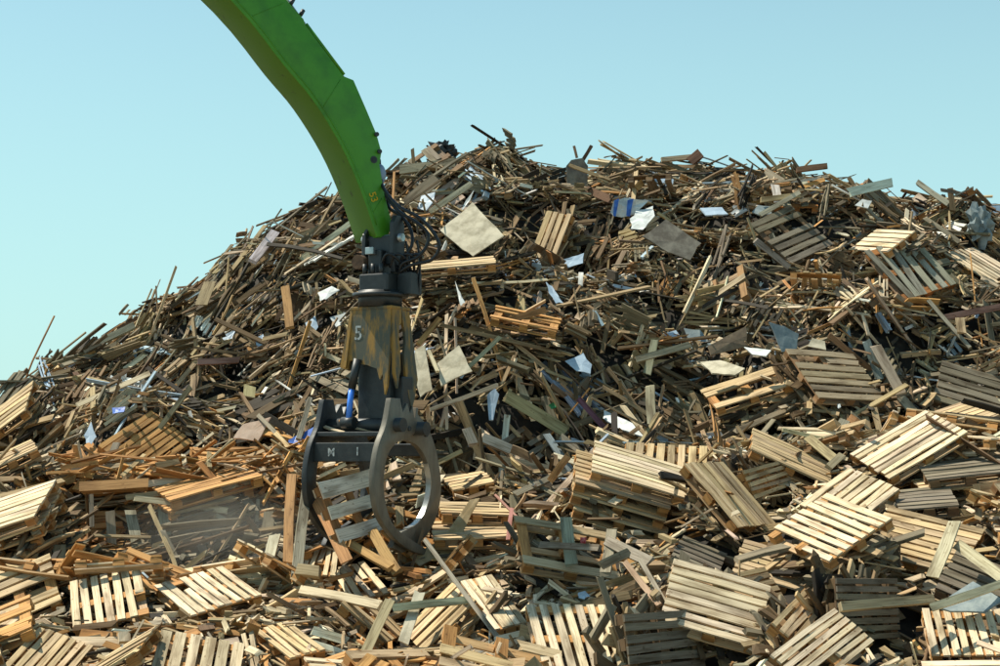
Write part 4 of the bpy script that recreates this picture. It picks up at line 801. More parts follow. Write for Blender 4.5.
# which of them show largest: those become things of their own
quads = []
for k, p in PALLETS.items():
    M = frame(p['o'], p['x'], p['z'])
    cs = [M @ Vector((sx * p['L'] / 2, sy * p['W'] / 2, .144)) for sx, sy in ((-1, -1), (1, -1), (1, 1), (-1, 1))]
    quads.append(([tuple(float(q) for q in to_px(np.array(c))) for c in cs], float(np.mean([c.y for c in cs]))))
def hidden(u, v, y):
    for q, d in quads:
        if y < d - .1: continue
        s = 0
        for i in range(4):
            (a, b), (c2, d2) = q[i], q[(i + 1) % 4]
            cr = (c2 - a) * (v - b) - (d2 - b) * (u - a)
            s += 1 if cr > 0 else -1
        if abs(s) == 4: return True
    return False
u, v = to_px(loose['C'])
dist = loose['C'][:, 1]
ux, vx = to_px(loose['C'] + loose['X'] * loose['L'][:, None] * .5)
score = np.hypot(ux - u, vx - v) * 2 * np.maximum(loose['W'], .05) / dist * 100
ok = (np.abs(loose['tilt']) < np.where(loose['C'][:, 1] > 29.5, .22, .5)) & (u > 8) & (u < 992) & (v > 140) & (v < 655) & (loose['off'] > 0.06)
score = np.where(ok, score, -1)
order = np.argsort(-score)
N_SINGLE = 300 - len(PLANKS)
picked = []
for i in order:
    if score[i] < 0 or len(picked) >= N_SINGLE: break
    if hidden(u[i], v[i], dist[i]): continue
    if picked and min(math.hypot(u[i] - u[j], v[i] - v[j]) for j in picked) < 13: continue
    picked.append(i)
mask = np.ones(len(u), bool); mask[picked] = False
CW = {'brown': 'brown', 'tan': 'tan', 'grey': 'weathered grey', 'pale': 'pale', 'dark': 'dark', 'orange': 'orange brown', 'white': 'white', 'blue': 'pale blue'}
def sub(d, m): return {k: d[k][m] for k in d}
def mesh_of(name, d, seed, **kw):
    return planks_mesh(name, d['C'], d['X'], d['Y'], d['Z'], d['L'], d['W'], d['T'], d['tone'], np.random.RandomState(seed), **kw)
rest = sub(loose, mask)
prop = under_pallets(9)
rest = {k: np.concatenate([rest[k], prop[k], orng[k]]) for k in rest}
tag(link('loose_planks', mesh_of('loose_planks', rest, 21, rings=4, jag=.9, bend=.018, twist=.25), WOOD_HEAP),
    'mass of smaller broken planks and battens making up the whole heap', 'wood debris', kind='stuff')
tag(link('wood_splinters', mesh_of('wood_splinters', splint, 22, rings=2, jag=1.5, bend=0, twist=0), WOOD_HEAP),
    'splinters and sticks scattered all over the heap', 'wood debris', kind='stuff')
tag(link('wood_chunks', mesh_of('wood_chunks', chunk, 23, rings=2, jag=.35, bend=0, twist=0), WOOD_HEAP),
    'short blocks and torn board pieces mixed through the heap', 'wood debris', kind='stuff')

for i in picked:
    d = {k: loose[k][i] for k in loose}
    L, W, T = float(d['L']), float(d['W']), float(d['T'])
    me = board_mesh(round(L * 5) / 5, round(W * 33) / 33, max(.02, round(T * 50) / 50), random.randrange(3), jag=.7, bend=.012)
    o = link('plank', me)
    M = Matrix((Vector(d['X']), Vector(d['Y']), Vector(d['Z']))).transposed().to_4x4(); M.translation = Vector(d['C'])
    o.matrix_world = M
    o.color = (*[float(c) for c in d['tone']], 1)
    sz = 'short' if L < .8 else ('long' if L > 1.5 else 'middling')
    th = 'batten' if W < .07 else ('board' if W > .11 else 'plank')
    a0, b0 = to_px(d['C'] - d['X'] * L / 2); a1, b1 = to_px(d['C'] + d['X'] * L / 2)
    if a1 < a0: a0, b0, a1, b1 = a1, b1, a0, b0
    sl = (b0 - b1) / max(a1 - a0, 1)
    lie = 'level' if abs(sl) < .25 else ('upright' if abs(sl) > 2.5 else ('rising right' if sl > 0 else 'sloping right'))
    sz = sz + ' ' + lie
    wd = where(d['C'])
    lab = '%s %s %s %s' % (sz, CW[KEYS[d['k']]], th, wd)
    if len(lab.split()) > 16: lab = '%s %s %s %s' % (sz, CW[KEYS[d['k']]], th, wd.split(',')[0])
    if not fresh(lab): lab = lab.replace('batten', 'thin lath').replace('plank', 'narrow plank').replace('board', 'flat board', 1)
    tag(o, lab, 'plank', 'loose planks on the heap')

PC = {'white': (.68, .67, .60), 'bright': (.58, .50, .35), 'tan': (.40, .31, .18), 'cream': (.55, .47, .32), 'pinkred': (.42, .22, .17), 'pinkcream': (.46, .35, .26),
      'brown': (.17, .10, .055), 'brownorange': (.40, .22, .085), 'grey': (.25, .22, .17), 'greywood': (.29, .26, .19), 'purple': (.17, .09, .12), 'bluegrey': (.22, .25, .26), 'dark': (.05, .045, .04)}
for i, (a, b, w, t, c, label) in enumerate(PLANKS):
    A, B = Vector(a), Vector(b)
    ax = B - A; L = ax.length; ax.normalize()
    mid = (A + B) / 2
    view = (Vector((0, 0, 3)) - mid).normalized()
    nrm = (view - ax * view.dot(ax)).normalized()
    nrm = (nrm + Vector((random.uniform(-.3, .3), 0, random.uniform(.1, .6)))); nrm = (nrm - ax * nrm.dot(ax)).normalized()
    me = board_mesh(L, w, t, i % 3, jag=.45, bend=.008)
    o = link('plank', me)
    o.matrix_world = frame(mid, ax, nrm)
    o.color = (*[q * random.uniform(.92, 1.08) for q in PC[c]], 1)
    tag(o, label, 'plank', 'loose planks on the heap')

# ---------------------------------------------------------------- sheets, film and other scraps
CATS = {'chipboard_sheet': 'chipboard', 'board_sheet': 'board', 'metal_sheet': 'sheet', 'film_scrap': 'plastic film', 'tarp_scrap': 'tarpaulin', 'black_bag': 'bag', 'white_lump': 'bundle'}
def lump(name, pts, mat, seed):
    P = np.array(pts); c = P.mean(0); ex = (P.max(0) - P.min(0)) / 2
    rs = random.Random(seed)
    bm = bmesh.new()
    bmesh.ops.create_icosphere(bm, subdivisions=3, radius=1)
    for v in bm.verts:
        k = .85 + .30 * math.sin(v.co.x * 7 + seed) * math.cos(v.co.z * 8 + seed) + .18 * math.sin(v.co.y * 13 + v.co.x * 11) + rs.uniform(-.13, .13)
        v.co = Vector((v.co.x * ex[0] * k, v.co.y * max(.2, ex[0] * .45) * k, v.co.z * max(ex[2], .1) * k))
    me = bpy.data.meshes.new(name); bm.to_mesh(me); bm.free()
    o = link(name, me, mat); o.location = c
    return o
for i, (nm, pts, c, label) in enumerate(SHEETS):
    if nm in ('black_bag', 'white_lump'):
        o = lump('crumpled_sheet' if c == 'bluegrey' else ('plastic_bag' if nm == 'black_bag' else 'wrapped_bundle'), pts, SHEET[c], i)
        tag(o, label, 'scrap metal' if c == 'bluegrey' else CATS[nm])
        continue
    film = nm in ('film_scrap', 'tarp_scrap')
    P = [Vector(p) for p in pts]
    c0 = sum(P, Vector()) / len(P)
    # outline gets small torn notches
    Q = []
    for j in range(len(P)):
        a, b = P[j], P[(j + 1) % len(P)]
        e = (b - a)
        Q.append(a)
        k = 3 if e.length > .35 else 1
        for s in range(1, k + 1):
            q = a.lerp(b, s / (k + 1)); q += (c0 - q) * random.uniform(-.02, .05 if not film else .16)
            Q.append(q)
    Q = [q - c0 for q in Q]
    o = poly_slab(nm, Q, .006 if film else .022, SHEET[c], ripple=.014 if film else .008)
    o.location = c0
    tag(o, label, CATS[nm])

# the blue and white striped film
o = poly_slab('striped_film', [(-.50, .05, -.10), (-.42, -.02, .16), (-.1, .05, .24), (.2, 0, .2), (.52, .08, .16), (.36, -.05, -.02), (.12, 0, -.2), (-.2, .04, -.26), (-.46, 0, -.2)], .006, SHEET['white'], ripple=.05)
o.location = STRIPE_AT
o.scale = (.62, .62, .72)
tag(o, 'white plastic film with two broad blue stripes below the ridge', 'plastic film')
for x0, x1 in ((-.47, -.34), (-.10, .06)):
    s = poly_slab('blue_stripe', [(x0 + .02, -.06, -.22), (x1 - .04, -.06, -.24), (x1 + .06, -.06, .2), (x0 + .06, -.06, .16)], .01, SHEET['blue'], parent=o, ripple=.01)
# small scraps, each its own thing
rs = np.random.RandomState(77)
n_s = 0
cand = scatter(900, 91, skewlen(.1, .3, 1), lambda r, n: r.uniform(.1, .25, n), lambda r, n: r.uniform(.1, .2, n), MAIN, FRONT, lift=(.0, .10), wild=.1)
cu, cv = to_px(cand['C'])
seen = []
for i in range(900):
    if n_s >= 105: break
    P = cand['C'][i]
    if not (5 < cu[i] < 995 and 150 < cv[i] < 560) or hidden(cu[i], cv[i], P[1]) or P[1] < 22.5: continue
    if seen and min(math.hypot(cu[i] - a, cv[i] - b) for a, b in seen) < 14: continue
    seen.append((cu[i], cv[i]))
    kind = rs.choice(['white', 'paleblue', 'bluegrey', 'cream', 'bluegrey', 'greybrown', 'cream'])
    film = kind in ('white', 'paleblue') and rs.rand() < .3
    colw = {'white': 'white', 'paleblue': 'pale blue', 'cream': 'cream', 'bluegrey': 'blue grey', 'greybrown': 'grey brown'}[kind]
    lab = 'small %s %s %s' % (colw, 'film scrap' if film else 'board scrap', where(P))
    if not fresh(lab): continue
    X, Y = Vector(cand['X'][i]), Vector(cand['Y'][i])
    r0 = rs.uniform(.04, .11)
    k = rs.randint(4, 7)
    pts = []
    for j in range(k):
        a = 2 * math.pi * (j + rs.uniform(-.25, .25)) / k
        pts.append(X * math.cos(a) * r0 * rs.uniform(.8, 1.5) + Y * math.sin(a) * r0 * rs.uniform(.5, 1.0))
    o = poly_slab('film_scrap' if film else 'board_scrap', pts, .006 if film else .018, SHEET[kind], ripple=.010 if film else .004)
    o.location = Vector(P)
    tag(o, lab, 'scrap', 'small scraps strewn over the heap')
    n_s += 1
# thin green strap on the ridge side
def tube_mesh(name, pts, r, seg=8, closed=False):
    bm = bmesh.new(); rings = []
    P = [Vector(p) for p in pts]
    prev = None
    for i, p in enumerate(P):
        t = (P[min(i + 1, len(P) - 1)] - P[max(i - 1, 0)]).normalized()
        ref = prev if prev else (Vector((0, 0, 1)) if abs(t.z) < .9 else Vector((1, 0, 0)))
        b = t.cross(ref).normalized(); nn2 = b.cross(t).normalized(); prev = nn2
        rr = r[i] if isinstance(r, (list, tuple)) else r
        rings.append([bm.verts.new(p + (b * math.cos(a) + nn2 * math.sin(a)) * rr) for a in [2 * math.pi * k / seg for k in range(seg)]])
    for i in range(len(rings) - 1):
        for k in range(seg):
            bm.faces.new((rings[i][k], rings[i][(k + 1) % seg], rings[i + 1][(k + 1) % seg], rings[i + 1][k]))
    bm.faces.new(rings[0]); bm.faces.new(rings[-1])
    bmesh.ops.recalc_face_normals(bm, faces=bm.faces)
    me = bpy.data.meshes.new(name); bm.to_mesh(me); bm.free()
    return me
def smooth_path(pts, k=6):
    P = [Vector(p) for p in pts]; out = []
    for i in range(len(P) - 1):
        p0, p1, p2, p3 = P[max(i - 1, 0)], P[i], P[i + 1], P[min(i + 2, len(P) - 1)]
        for s in range(k):
            t = s / k
            out.append(.5 * ((2 * p1) + (p2 - p0) * t + (2 * p0 - 5 * p1 + 4 * p2 - p3) * t * t + (3 * p1 - p0 - 3 * p2 + p3) * t ** 3))
    out.append(P[-1]); return out
GREEN_STRAP = rough_material('green_strap', (0.05, 0.42, 0.03), (0.08, 0.5, 0.05), 10, bump=0)
tag(link('plastic_strap', tube_mesh('plastic_strap', smooth_path([(4.28, 31.5, 7.70), (4.36, 31.4, 7.86), (4.50, 31.4, 7.80), (4.60, 31.3, 7.66), (4.62, 31.3, 7.56)]), .018), GREEN_STRAP, smooth=True),
    'thin bright green plastic strap curled under the ridge', 'strap')
# ---------------------------------------------------------------- pallets
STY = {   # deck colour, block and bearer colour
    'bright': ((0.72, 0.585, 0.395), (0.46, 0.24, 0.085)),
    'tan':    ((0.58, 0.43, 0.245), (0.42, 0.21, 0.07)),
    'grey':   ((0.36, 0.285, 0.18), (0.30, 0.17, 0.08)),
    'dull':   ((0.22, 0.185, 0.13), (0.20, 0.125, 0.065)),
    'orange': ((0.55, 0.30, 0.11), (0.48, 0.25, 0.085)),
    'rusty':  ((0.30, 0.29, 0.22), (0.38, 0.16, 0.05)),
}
def col(o, c, j=.15):
    k = random.uniform(1 - j, 1 + j)
    o.color = (c[0] * k, c[1] * k * random.uniform(.98, 1.02), c[2] * k * random.uniform(.93, 1.07), 1)

def pallet(M, L, W, n, style='grey', missing=(), broken=(), label='', group='wooden pallets thrown on the heap', gap=.29, bottoms=True, name='wooden_pallet', drop_blocks=(), skew=0.0):
    root = empty(name, M)
    tag(root, label, 'pallet', group)
    dc, bc = STY[style]
    pitch = W / n
    bw = pitch * (1 - gap)
    half = random.random() < .5
    if not broken and n >= 6 and random.random() < .25: broken = (random.randrange(n),)
    for i in range(n):
        if i in missing: continue
        l = L + random.uniform(-.015, .015); x = random.uniform(-.008, .008)
        if i in broken:
            cut = random.uniform(.35, .7); x += (1 if random.random() < .5 else -1) * (1 - cut) * L / 2; l *= cut
        w = bw * random.choice((.94, 1.0, 1.06) if n > 5 else (.9, 1.0, 1.1))
        o = link('deck_board', board_mesh(l, w, .022, random.randrange(4), jag=.05 if i not in broken else .8), parent=root)
        o.location = (x, -W / 2 + pitch * (i + .5) + random.uniform(-.006, .006), .133 + random.uniform(-.002, .003))
        o.rotation_euler = (random.gauss(0, .02), random.gauss(0, .005), random.gauss(0, .011) + skew * random.gauss(0, .06))
        if (half and random.random() < .16) or random.random() < .09: col(o, [q * .70 for q in dc], .1)
        else: col(o, dc)
    for s in (-1, 0, 1):
        o = link('bearer_board', board_mesh(W - .012, .12, .022, random.randrange(4), jag=.04), parent=root)
        o.location = (s * (L / 2 - .075), 0, .1095); o.rotation_euler = (0, 0, math.pi / 2 + random.gauss(0, .004))
        col(o, bc)
        for q in (-1, 0, 1):
            if (s, q) in drop_blocks: continue
            b = link('block', board_mesh(.13, .10 if q else .12, .076, random.randrange(3), jag=.03, bend=0), parent=root)
            b.location = (s * (L / 2 - .080), q * (W / 2 - .066), .0605); b.rotation_euler = (0, 0, random.gauss(0, .03))
            col(b, bc, .18)
    if bottoms:
        for q in (-1, 0, 1):
            o = link('bottom_board', board_mesh(L - .02, .10, .022, random.randrange(4), jag=.06), parent=root)
            o.location = (0, q * (W / 2 - .068), .011); o.rotation_euler = (0, 0, random.gauss(0, .006))
            col(o, [dc[k] * .5 + bc[k] * .5 for k in range(3)])
    return root

INFO = {   # style, label, extras
 'P1': ('bright', 'bright pallet of seven upright slats on the left beside a slanting thin stick', {}),
 'P2': ('tan', 'pale pallet with slats slanting down left, cut by the bottom left corner', {}),
 'P3': ('tan', 'broken pallet at the left edge with an upright board across its slats', dict(missing=(2,), gap=.35)),
 'P4': ('bright', 'bright pallet with slats sloping down to the right behind the bottom left heap', dict(broken=(5,))),
 'P5': ('bright', 'pallet with near upright slats cut by the bottom edge, right of the bottom left corner', dict(gap=.3)),
 'P6': ('tan', 'half shaded pallet with diagonal slats at the bottom between the left pallets and centre', {}),
 'P7': ('bright', 'pallet with slats sloping right just below the held pallet', dict(broken=(1,), skew=1)),
 'P7b': ('bright', 'small pallet with short upright slats by the brown block', dict(broken=(2,), skew=1)),
 'P8': ('tan', 'tilted pallet under the long pale beam at bottom centre left', dict(missing=(2,), skew=1)),
 'P9': ('bright', 'small bright pallet leaning right of the bottom centre, crossed by a thin grey stick', dict(gap=.14)),
 'P10': ('tan', 'pallet tipped on its side with boards rising to the right at bottom centre', dict(gap=.3)),
 'P11': ('bright', 'white looking pallet with wide gaps standing at bottom centre right', dict(gap=.34, missing=())),
 'A1': ('bright', 'large bright pallet of eight level slats, lowest complete one right of centre', {}),
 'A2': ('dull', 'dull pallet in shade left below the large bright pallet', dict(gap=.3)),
 'A3': ('tan', 'pallet poking out from behind the right end of the large bright pallet', {}),
 'A4': ('tan', 'tan pallet with a shadowed left half under the lower bright pallet', {}),
 'A5': ('bright', 'brightest pallet with slats sloping down right, lower of the two bright ones on the right', {}),
 'A6': ('bright', 'pallet wedged between the upper and lower bright pallets on the right', {}),
 'A7': ('bright', 'brightest pallet with slats rising to the right, upper one on the right', {}),
 'A8': ('tan', 'cream pallet lying just behind the upper bright pallet', dict(gap=.14)),
 'A9': ('bright', 'pallet cut by the right edge behind the upper bright pallets', {}),
 'A10': ('tan', 'crate like closed pallet tilted above the dark gap, open end facing left', dict(gap=.08)),
 'A11': ('tan', 'open slatted pallet in shade beneath the crate like pallet', dict(gap=.4)),
 'A12': ('tan', 'pallet standing on edge with slats running steeply down right of the stack', dict(gap=.25)),
 'A13': ('tan', 'pallet of short upright slats peeking out behind the stack', dict(gap=.3)),
 'A14': ('bright', 'topmost pallet of the tilted stack right of centre', dict(gap=.24)),
 'A18': ('tan', 'broken pallet frame with most slats gone, left below the stack', dict(missing=(1, 2, 3), gap=.3)),
 'A19': ('tan', 'wide pallet on the right with two loose pale planks lying across it', dict(gap=.25)),
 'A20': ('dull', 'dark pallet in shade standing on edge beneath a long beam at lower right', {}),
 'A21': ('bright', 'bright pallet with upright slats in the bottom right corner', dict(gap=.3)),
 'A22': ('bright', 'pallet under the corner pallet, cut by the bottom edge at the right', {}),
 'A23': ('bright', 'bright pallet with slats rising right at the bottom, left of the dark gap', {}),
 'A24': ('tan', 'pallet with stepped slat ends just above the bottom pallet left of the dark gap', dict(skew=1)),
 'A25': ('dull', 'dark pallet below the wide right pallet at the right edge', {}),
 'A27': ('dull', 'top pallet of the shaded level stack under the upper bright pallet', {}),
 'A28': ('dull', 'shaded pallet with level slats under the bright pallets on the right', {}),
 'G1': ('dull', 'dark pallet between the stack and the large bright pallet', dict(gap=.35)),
 'B1': ('dull', 'broken weathered grey pallet with a slat missing high on the heap below the ridge', dict(missing=(4,), gap=.3)),
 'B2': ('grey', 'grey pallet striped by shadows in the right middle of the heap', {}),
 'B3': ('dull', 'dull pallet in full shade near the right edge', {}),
 'B4': ('rusty', 'tilted grey pallet with rusty brown bearers high on the right', dict(gap=.36, skew=1)),
 'B5': ('bright', 'pale pallet lying on top beside the tilted rusty pallet', dict(gap=.3)),
 'B6': ('bright', 'pale pallet with close slats under the right end of the ridge', {}),
 'B7': ('tan', 'small pallet piece of upright slats in the upper middle right of the chipboard sheet', dict(gap=.3, missing=())),
 'B8': ('tan', 'broken pallet seen edge on left of the grey shaded pallet', dict(missing=(1, 2), gap=.2)),
 'B9': ('tan', 'long flat pallet seen edge on beneath the big chipboard sheet', {}),
 'B10': ('orange', 'orange brown pallet lattice with few slats right of the rotator', dict(missing=(1,), gap=.5)),
 'C1': ('tan', 'pallet rising against the sky at the left edge', dict(gap=.3)),
 'C2': ('bright', 'pallet with many close pale slats topping the stack at the left edge', dict(gap=.2)),
 'C3': ('tan', 'small pallet end below the pallet at the left skyline', {}),
 'C4': ('tan', 'shaded pallet edge between the left skyline pallet and the left stack', {}),
 'D1': ('orange', 'orange pallet tipped up showing its ribs left of the grapple', dict(gap=.25)),
 'D2': ('orange', 'flat orange pallet directly under the tipped orange pallet', dict(gap=.3, missing=(1,), broken=(3, 4), skew=2)),
 'D3': ('orange', 'orange pallet with fine ribs sloping right in front of the orange pile', dict(gap=.22, broken=(2,), skew=.6)),
 'D4': ('orange', 'splintered orange pallet on the right end of the orange pile', dict(gap=.4, skew=2.5, broken=(0, 1, 3), missing=(4,))),
 'H1': ('bluish', 'pallet with three wide grey slats held in the grapple claw', dict(missing=(1, 3), gap=.02)),
 'E1': ('tan', 'small broken pallet with bright edges right of the ring claw', dict(gap=.3, skew=1)),
 'E2': ('tan', 'upper of the level pallets right below the ring claw', dict(skew=1)),
 'E3': ('tan', 'lower of the level pallets right below the ring claw', dict(skew=1)),
 'E4': ('tan', 'pallet seen edge on at the bottom edge, centre', {}),
}
STY['bluish'] = ((0.72, 0.66, 0.54), (0.30, 0.15, 0.055))
for k, p in PALLETS.items():
    st, label, ex = INFO[k]
    M = frame(p['o'], p['x'], p['z'])
    n = p['n']
    if k == 'H1': ex = dict(ex); ex['gap'] = -.28
    pallet(M, p['L'], p['W'], n, st, label=label, group='wooden pallets thrown on the heap', **ex)

# the rest of the tilted stack under its topmost pallet, and the level stack on the right
p = PALLETS['A14']; M = frame(p['o'], p['x'], p['z'])
for j, (dx, dy, rz, L, W, st, lab) in enumerate(((-.17, -.10, .05, 1.22, 1.0, 'tan', 'second pallet from the top of the tilted stack right of centre'),
                                    (-.16, -.14, .02, 1.2, 1.0, 'tan', 'third pallet from the top of the tilted stack right of centre'),
                                    (-.10, -.20, .04, 1.2, 1.0, 'tan', 'fourth pallet from the top of the tilted stack right of centre'),
                                    (-.02, -.16, -.05, 1.2, 1.0, 'grey', 'lowest pallet of the tilted stack right of centre'))):
    Mk = M @ Matrix.Translation((dx, dy, -.150 * (j + 1))) @ Matrix.Rotation(rz, 4, 'Z')
    pallet(Mk, L, W, 8, st, label=lab)
p = PALLETS['A27']; M = frame(p['o'], p['x'], p['z'])
for j, (dx, dy, rz, lab) in enumerate(((-.05, .02, .08, 'middle pallet of the shaded level stack under the upper bright pallet'),
                                 (.06, -.05, -.04, 'lowest pallet of the shaded level stack under the upper bright pallet'))):
    pallet(M @ Matrix.Translation((dx, dy, -.150 * (j + 1))) @ Matrix.Rotation(rz, 4, 'Z'), 1.1, .9, 7, 'tan', label=lab)
p = PALLETS['C2']; M = frame(p['o'], p['x'], p['z'])
for j, (dx, dy, rz, lab) in enumerate(((.03, -.03, .03, 'second pallet of the stack at the left edge'), (-.05, .04, -.05, 'lowest pallet of the stack at the left edge'))):
    pallet(M @ Matrix.Translation((dx, dy, -.150 * (j + 1))) @ Matrix.Rotation(rz, 4, 'Z'), 1.3, .95, 8, 'tan', label=lab)
p = PALLETS['D3']; M = frame(p['o'], p['x'], p['z'])
pallet(M @ Matrix.Translation((-.1, .1, -.152)) @ Matrix.Rotation(.06, 4, 'Z'), 1.2, .9, 7, 'orange', label='lower orange pallet under the finely ribbed one', gap=.3)

# more pallets half buried between those
rsp = np.random.RandomState(41)
placed = [Vector(p['o']) for p in PALLETS.values()]
def filler(n, xr, yr, styles, mind, miss, lo, scale=1.0, spread=.28, tries=3000):
    c = 0
    for _ in range(tries):
        if c >= n: break
        x, y = rsp.uniform(*xr), rsp.uniform(*yr)
        z = float(heap(x, y)); P = Vector((x, y, z))
        if abs(x) / y > .33: continue
        if min((P - q).length for q in placed) < mind: continue
        placed.append(P)
        nn = Vector(normal_at(np.array([x]), np.array([y]))[0])
        nn = (nn + Vector((rsp.randn() * spread, rsp.randn() * spread, 0))).normalized()
        a = rsp.uniform(0, math.pi)
        xd = Vector((math.cos(a), math.sin(a), 0)); xd = (xd - nn * xd.dot(nn)).normalized()
        L, W = [(1.2, .8), (1.2, 1.0), (1.14, 1.14), (1.0, .8)][rsp.randint(4)]
        fm = frame(P - nn * lo, xd, nn)
        pts = np.array([fm @ Vector((a2 * L / 2, b2 * W / 2, .14)) for a2 in (-1, -.5, 0, .5, 1) for b2 in (-1, -.5, 0, .5, 1)])
        t_ = dict(C=pts, X=np.zeros_like(pts), L=np.zeros(len(pts)))
        if len(clear_decks(t_)['L']) < len(pts) * .9: continue
        nb = int(rsp.choice([5, 6, 7, 8]))
        ms = tuple(i for i in range(nb) if rsp.rand() < miss)
        br = tuple(i for i in range(nb) if rsp.rand() < miss)
        M = frame(P - nn * lo, xd, nn)
        st = styles[rsp.randint(len(styles))]
        word = {'bright': 'pale', 'tan': 'tan', 'grey': 'greyish', 'dull': 'dull', 'orange': 'orange brown', 'rusty': 'rust stained'}[st]
        bad = 'broken ' if len(ms) + len(br) > 1 else ''
        db = tuple((a2, b2) for a2 in (-1, 0, 1) for b2 in (-1, 0, 1) if rsp.rand() < miss * .4)
        wd = where(P)
        lab = '%s%s pallet half buried %s' % (bad, word, wd)
        if len(lab.split()) > 16: lab = '%s%s pallet half buried %s' % (bad, word, wd.split(',')[0])
        if not fresh(lab): continue
        pallet(M, L * scale, W * scale, nb, st, ms, br, label=lab, gap=rsp.uniform(.18, .38), drop_blocks=db, skew=1 if miss > .3 else .3)
        c += 1
filler(34, (-6.8, 1.5), (15.8, 19.9), ['bright', 'tan', 'bright', 'tan', 'orange'], .34, .25, -.02, spread=.35)
filler(55, (-7, 7.5), (15.6, 20.6), ['bright', 'tan', 'bright', 'tan', 'bright', 'grey'], .34, .15, .0, spread=.3, tries=6000)
filler(22, (1.0, 7.8), (19.6, 22.6), ['tan', 'bright', 'grey', 'dull'], .5, .18, .10)
filler(14, (-2.6, 1.2), (18.6, 21.6), ['tan', 'bright', 'orange'], .42, .35, .10, spread=.4)
filler(7, (-7.5, -2.4), (21.8, 24.0), ['orange', 'tan', 'orange'], .6, .3, .05, spread=.2)
filler(18, (-2, 10), (24.0, 31.5), ['grey', 'dull', 'tan', 'rusty', 'dull'], 1.4, .35, .06, spread=.35)
# ---------------------------------------------------------------- green loader arm and its grapple
def paint(name, c1, c2, rough, scale, lo, hi, stretch=(1, 1, 1), metallic=0.0, c3=None, lo2=.6, hi2=.66, sc2=9):
    m = rough_material(name, c1, c2, scale, rough=rough, metallic=metallic, stretch=stretch, lo=lo, hi=hi, bump=.08, spec=.5)
    return m
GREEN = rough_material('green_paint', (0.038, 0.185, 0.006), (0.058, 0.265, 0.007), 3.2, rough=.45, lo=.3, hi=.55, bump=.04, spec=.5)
GREEN_SHADED_DIRTY = rough_material('shaded_dirty_green_paint', (0.035, 0.045, 0.008), (0.075, 0.175, 0.008), 6, rough=.6, lo=.27, hi=.38, bump=.1)  # boom underside: rust specks on a green darkened to stand for its shade
DARK = rough_material('greasy_and_shaded_steel', (0.008, 0.011, 0.012), (0.024, 0.03, 0.03), 9, rough=.5, lo=.35, hi=.7, bump=.2, spec=.6)
STEEL = rough_material('worn_claw_steel', (0.12, 0.105, 0.078), (0.21, 0.19, 0.145), 7, rough=.5, metallic=.25, stretch=(1, 1, .35), lo=.35, hi=.68, bump=.15, spec=.6)
HOOD = rough_material('hood_worn_paint', (0.085, 0.088, 0.062), (0.33, 0.185, 0.04), 4.6, rough=.65, stretch=(1.5, 1.5, .38), lo=.45, hi=.57, bump=.15)
RUBBER = rough_material('hose_rubber', (0.008, 0.009, 0.010), (0.016, 0.018, 0.02), 20, rough=.35, bump=0)
BLUE = rough_material('blue_rod_sleeve', (0.06, 0.24, 0.85), (0.10, 0.32, 0.95), 5, rough=.35, bump=0)
CHROME = rough_material('bare_pin_steel', (0.35, 0.38, 0.38), (0.5, 0.53, 0.52), 6, rough=.3, metallic=.7, bump=0)
YELLOW = rough_material('yellow_marking', (0.55, 0.36, 0.01), (0.6, 0.42, 0.03), 8, bump=0)
WHITEP = rough_material('white_stencil', (0.10, 0.11, 0.10), (0.50, 0.54, 0.53), 16, lo=.38, hi=.52, bump=0)

def prism(name, prof, w, Mx, mat, parent, back_mat=None, under=None, bevel=.008, ear=None):
    """profile (s,z) in the plane of Mx's x and z axes, extruded by w along its y axis"""
    bm = bmesh.new()
    a = [bm.verts.new(Mx @ Vector((s, 0, z))) for s, z in prof]
    b = [bm.verts.new(Mx @ Vector((s, w, z))) for s, z in prof]
    bm.faces.new(a); bm.faces.new(b[::-1])
    n = len(prof)
    sides = []
    for i in range(n):
        j = (i + 1) % n
        f = bm.faces.new((a[j], a[i], b[i], b[j])); sides.append((i, f))
        if under and i in under: f.material_index = 1
    bmesh.ops.recalc_face_normals(bm, faces=bm.faces)
    if bevel:
        bmesh.ops.bevel(bm, geom=[e for e in bm.edges if len(e.link_faces) == 2 and e.calc_face_angle() > .6], offset=bevel, segments=2, profile=.5, affect='EDGES', clamp_overlap=True)
    me = bpy.data.meshes.new(name); bm.to_mesh(me); bm.free()
    me.materials.append(mat)
    if under:
        me.materials.append(back_mat)
    for q_ in me.polygons: q_.use_smooth = True
    me.set_sharp_from_angle(angle=math.radians(32))
    return link(name, me, None, parent)

def cyl(name, a, b=None, r=None, mat=None, parent=None, seg=24):
    if isinstance(a, list): a, r, mat, parent = a, b, r, mat
    o = link(name, tube_mesh(name, a if isinstance(a, list) else [a, b], r, seg), mat, parent)
    for p in o.data.polygons:
        if len(p.vertices) == 4: p.use_smooth = True
    return o

def subdiv_curve(prof, k=4):
    P = smooth_path([(s, 0, z) for s, z in prof], k)
    return [(p.x, p.z) for p in P]

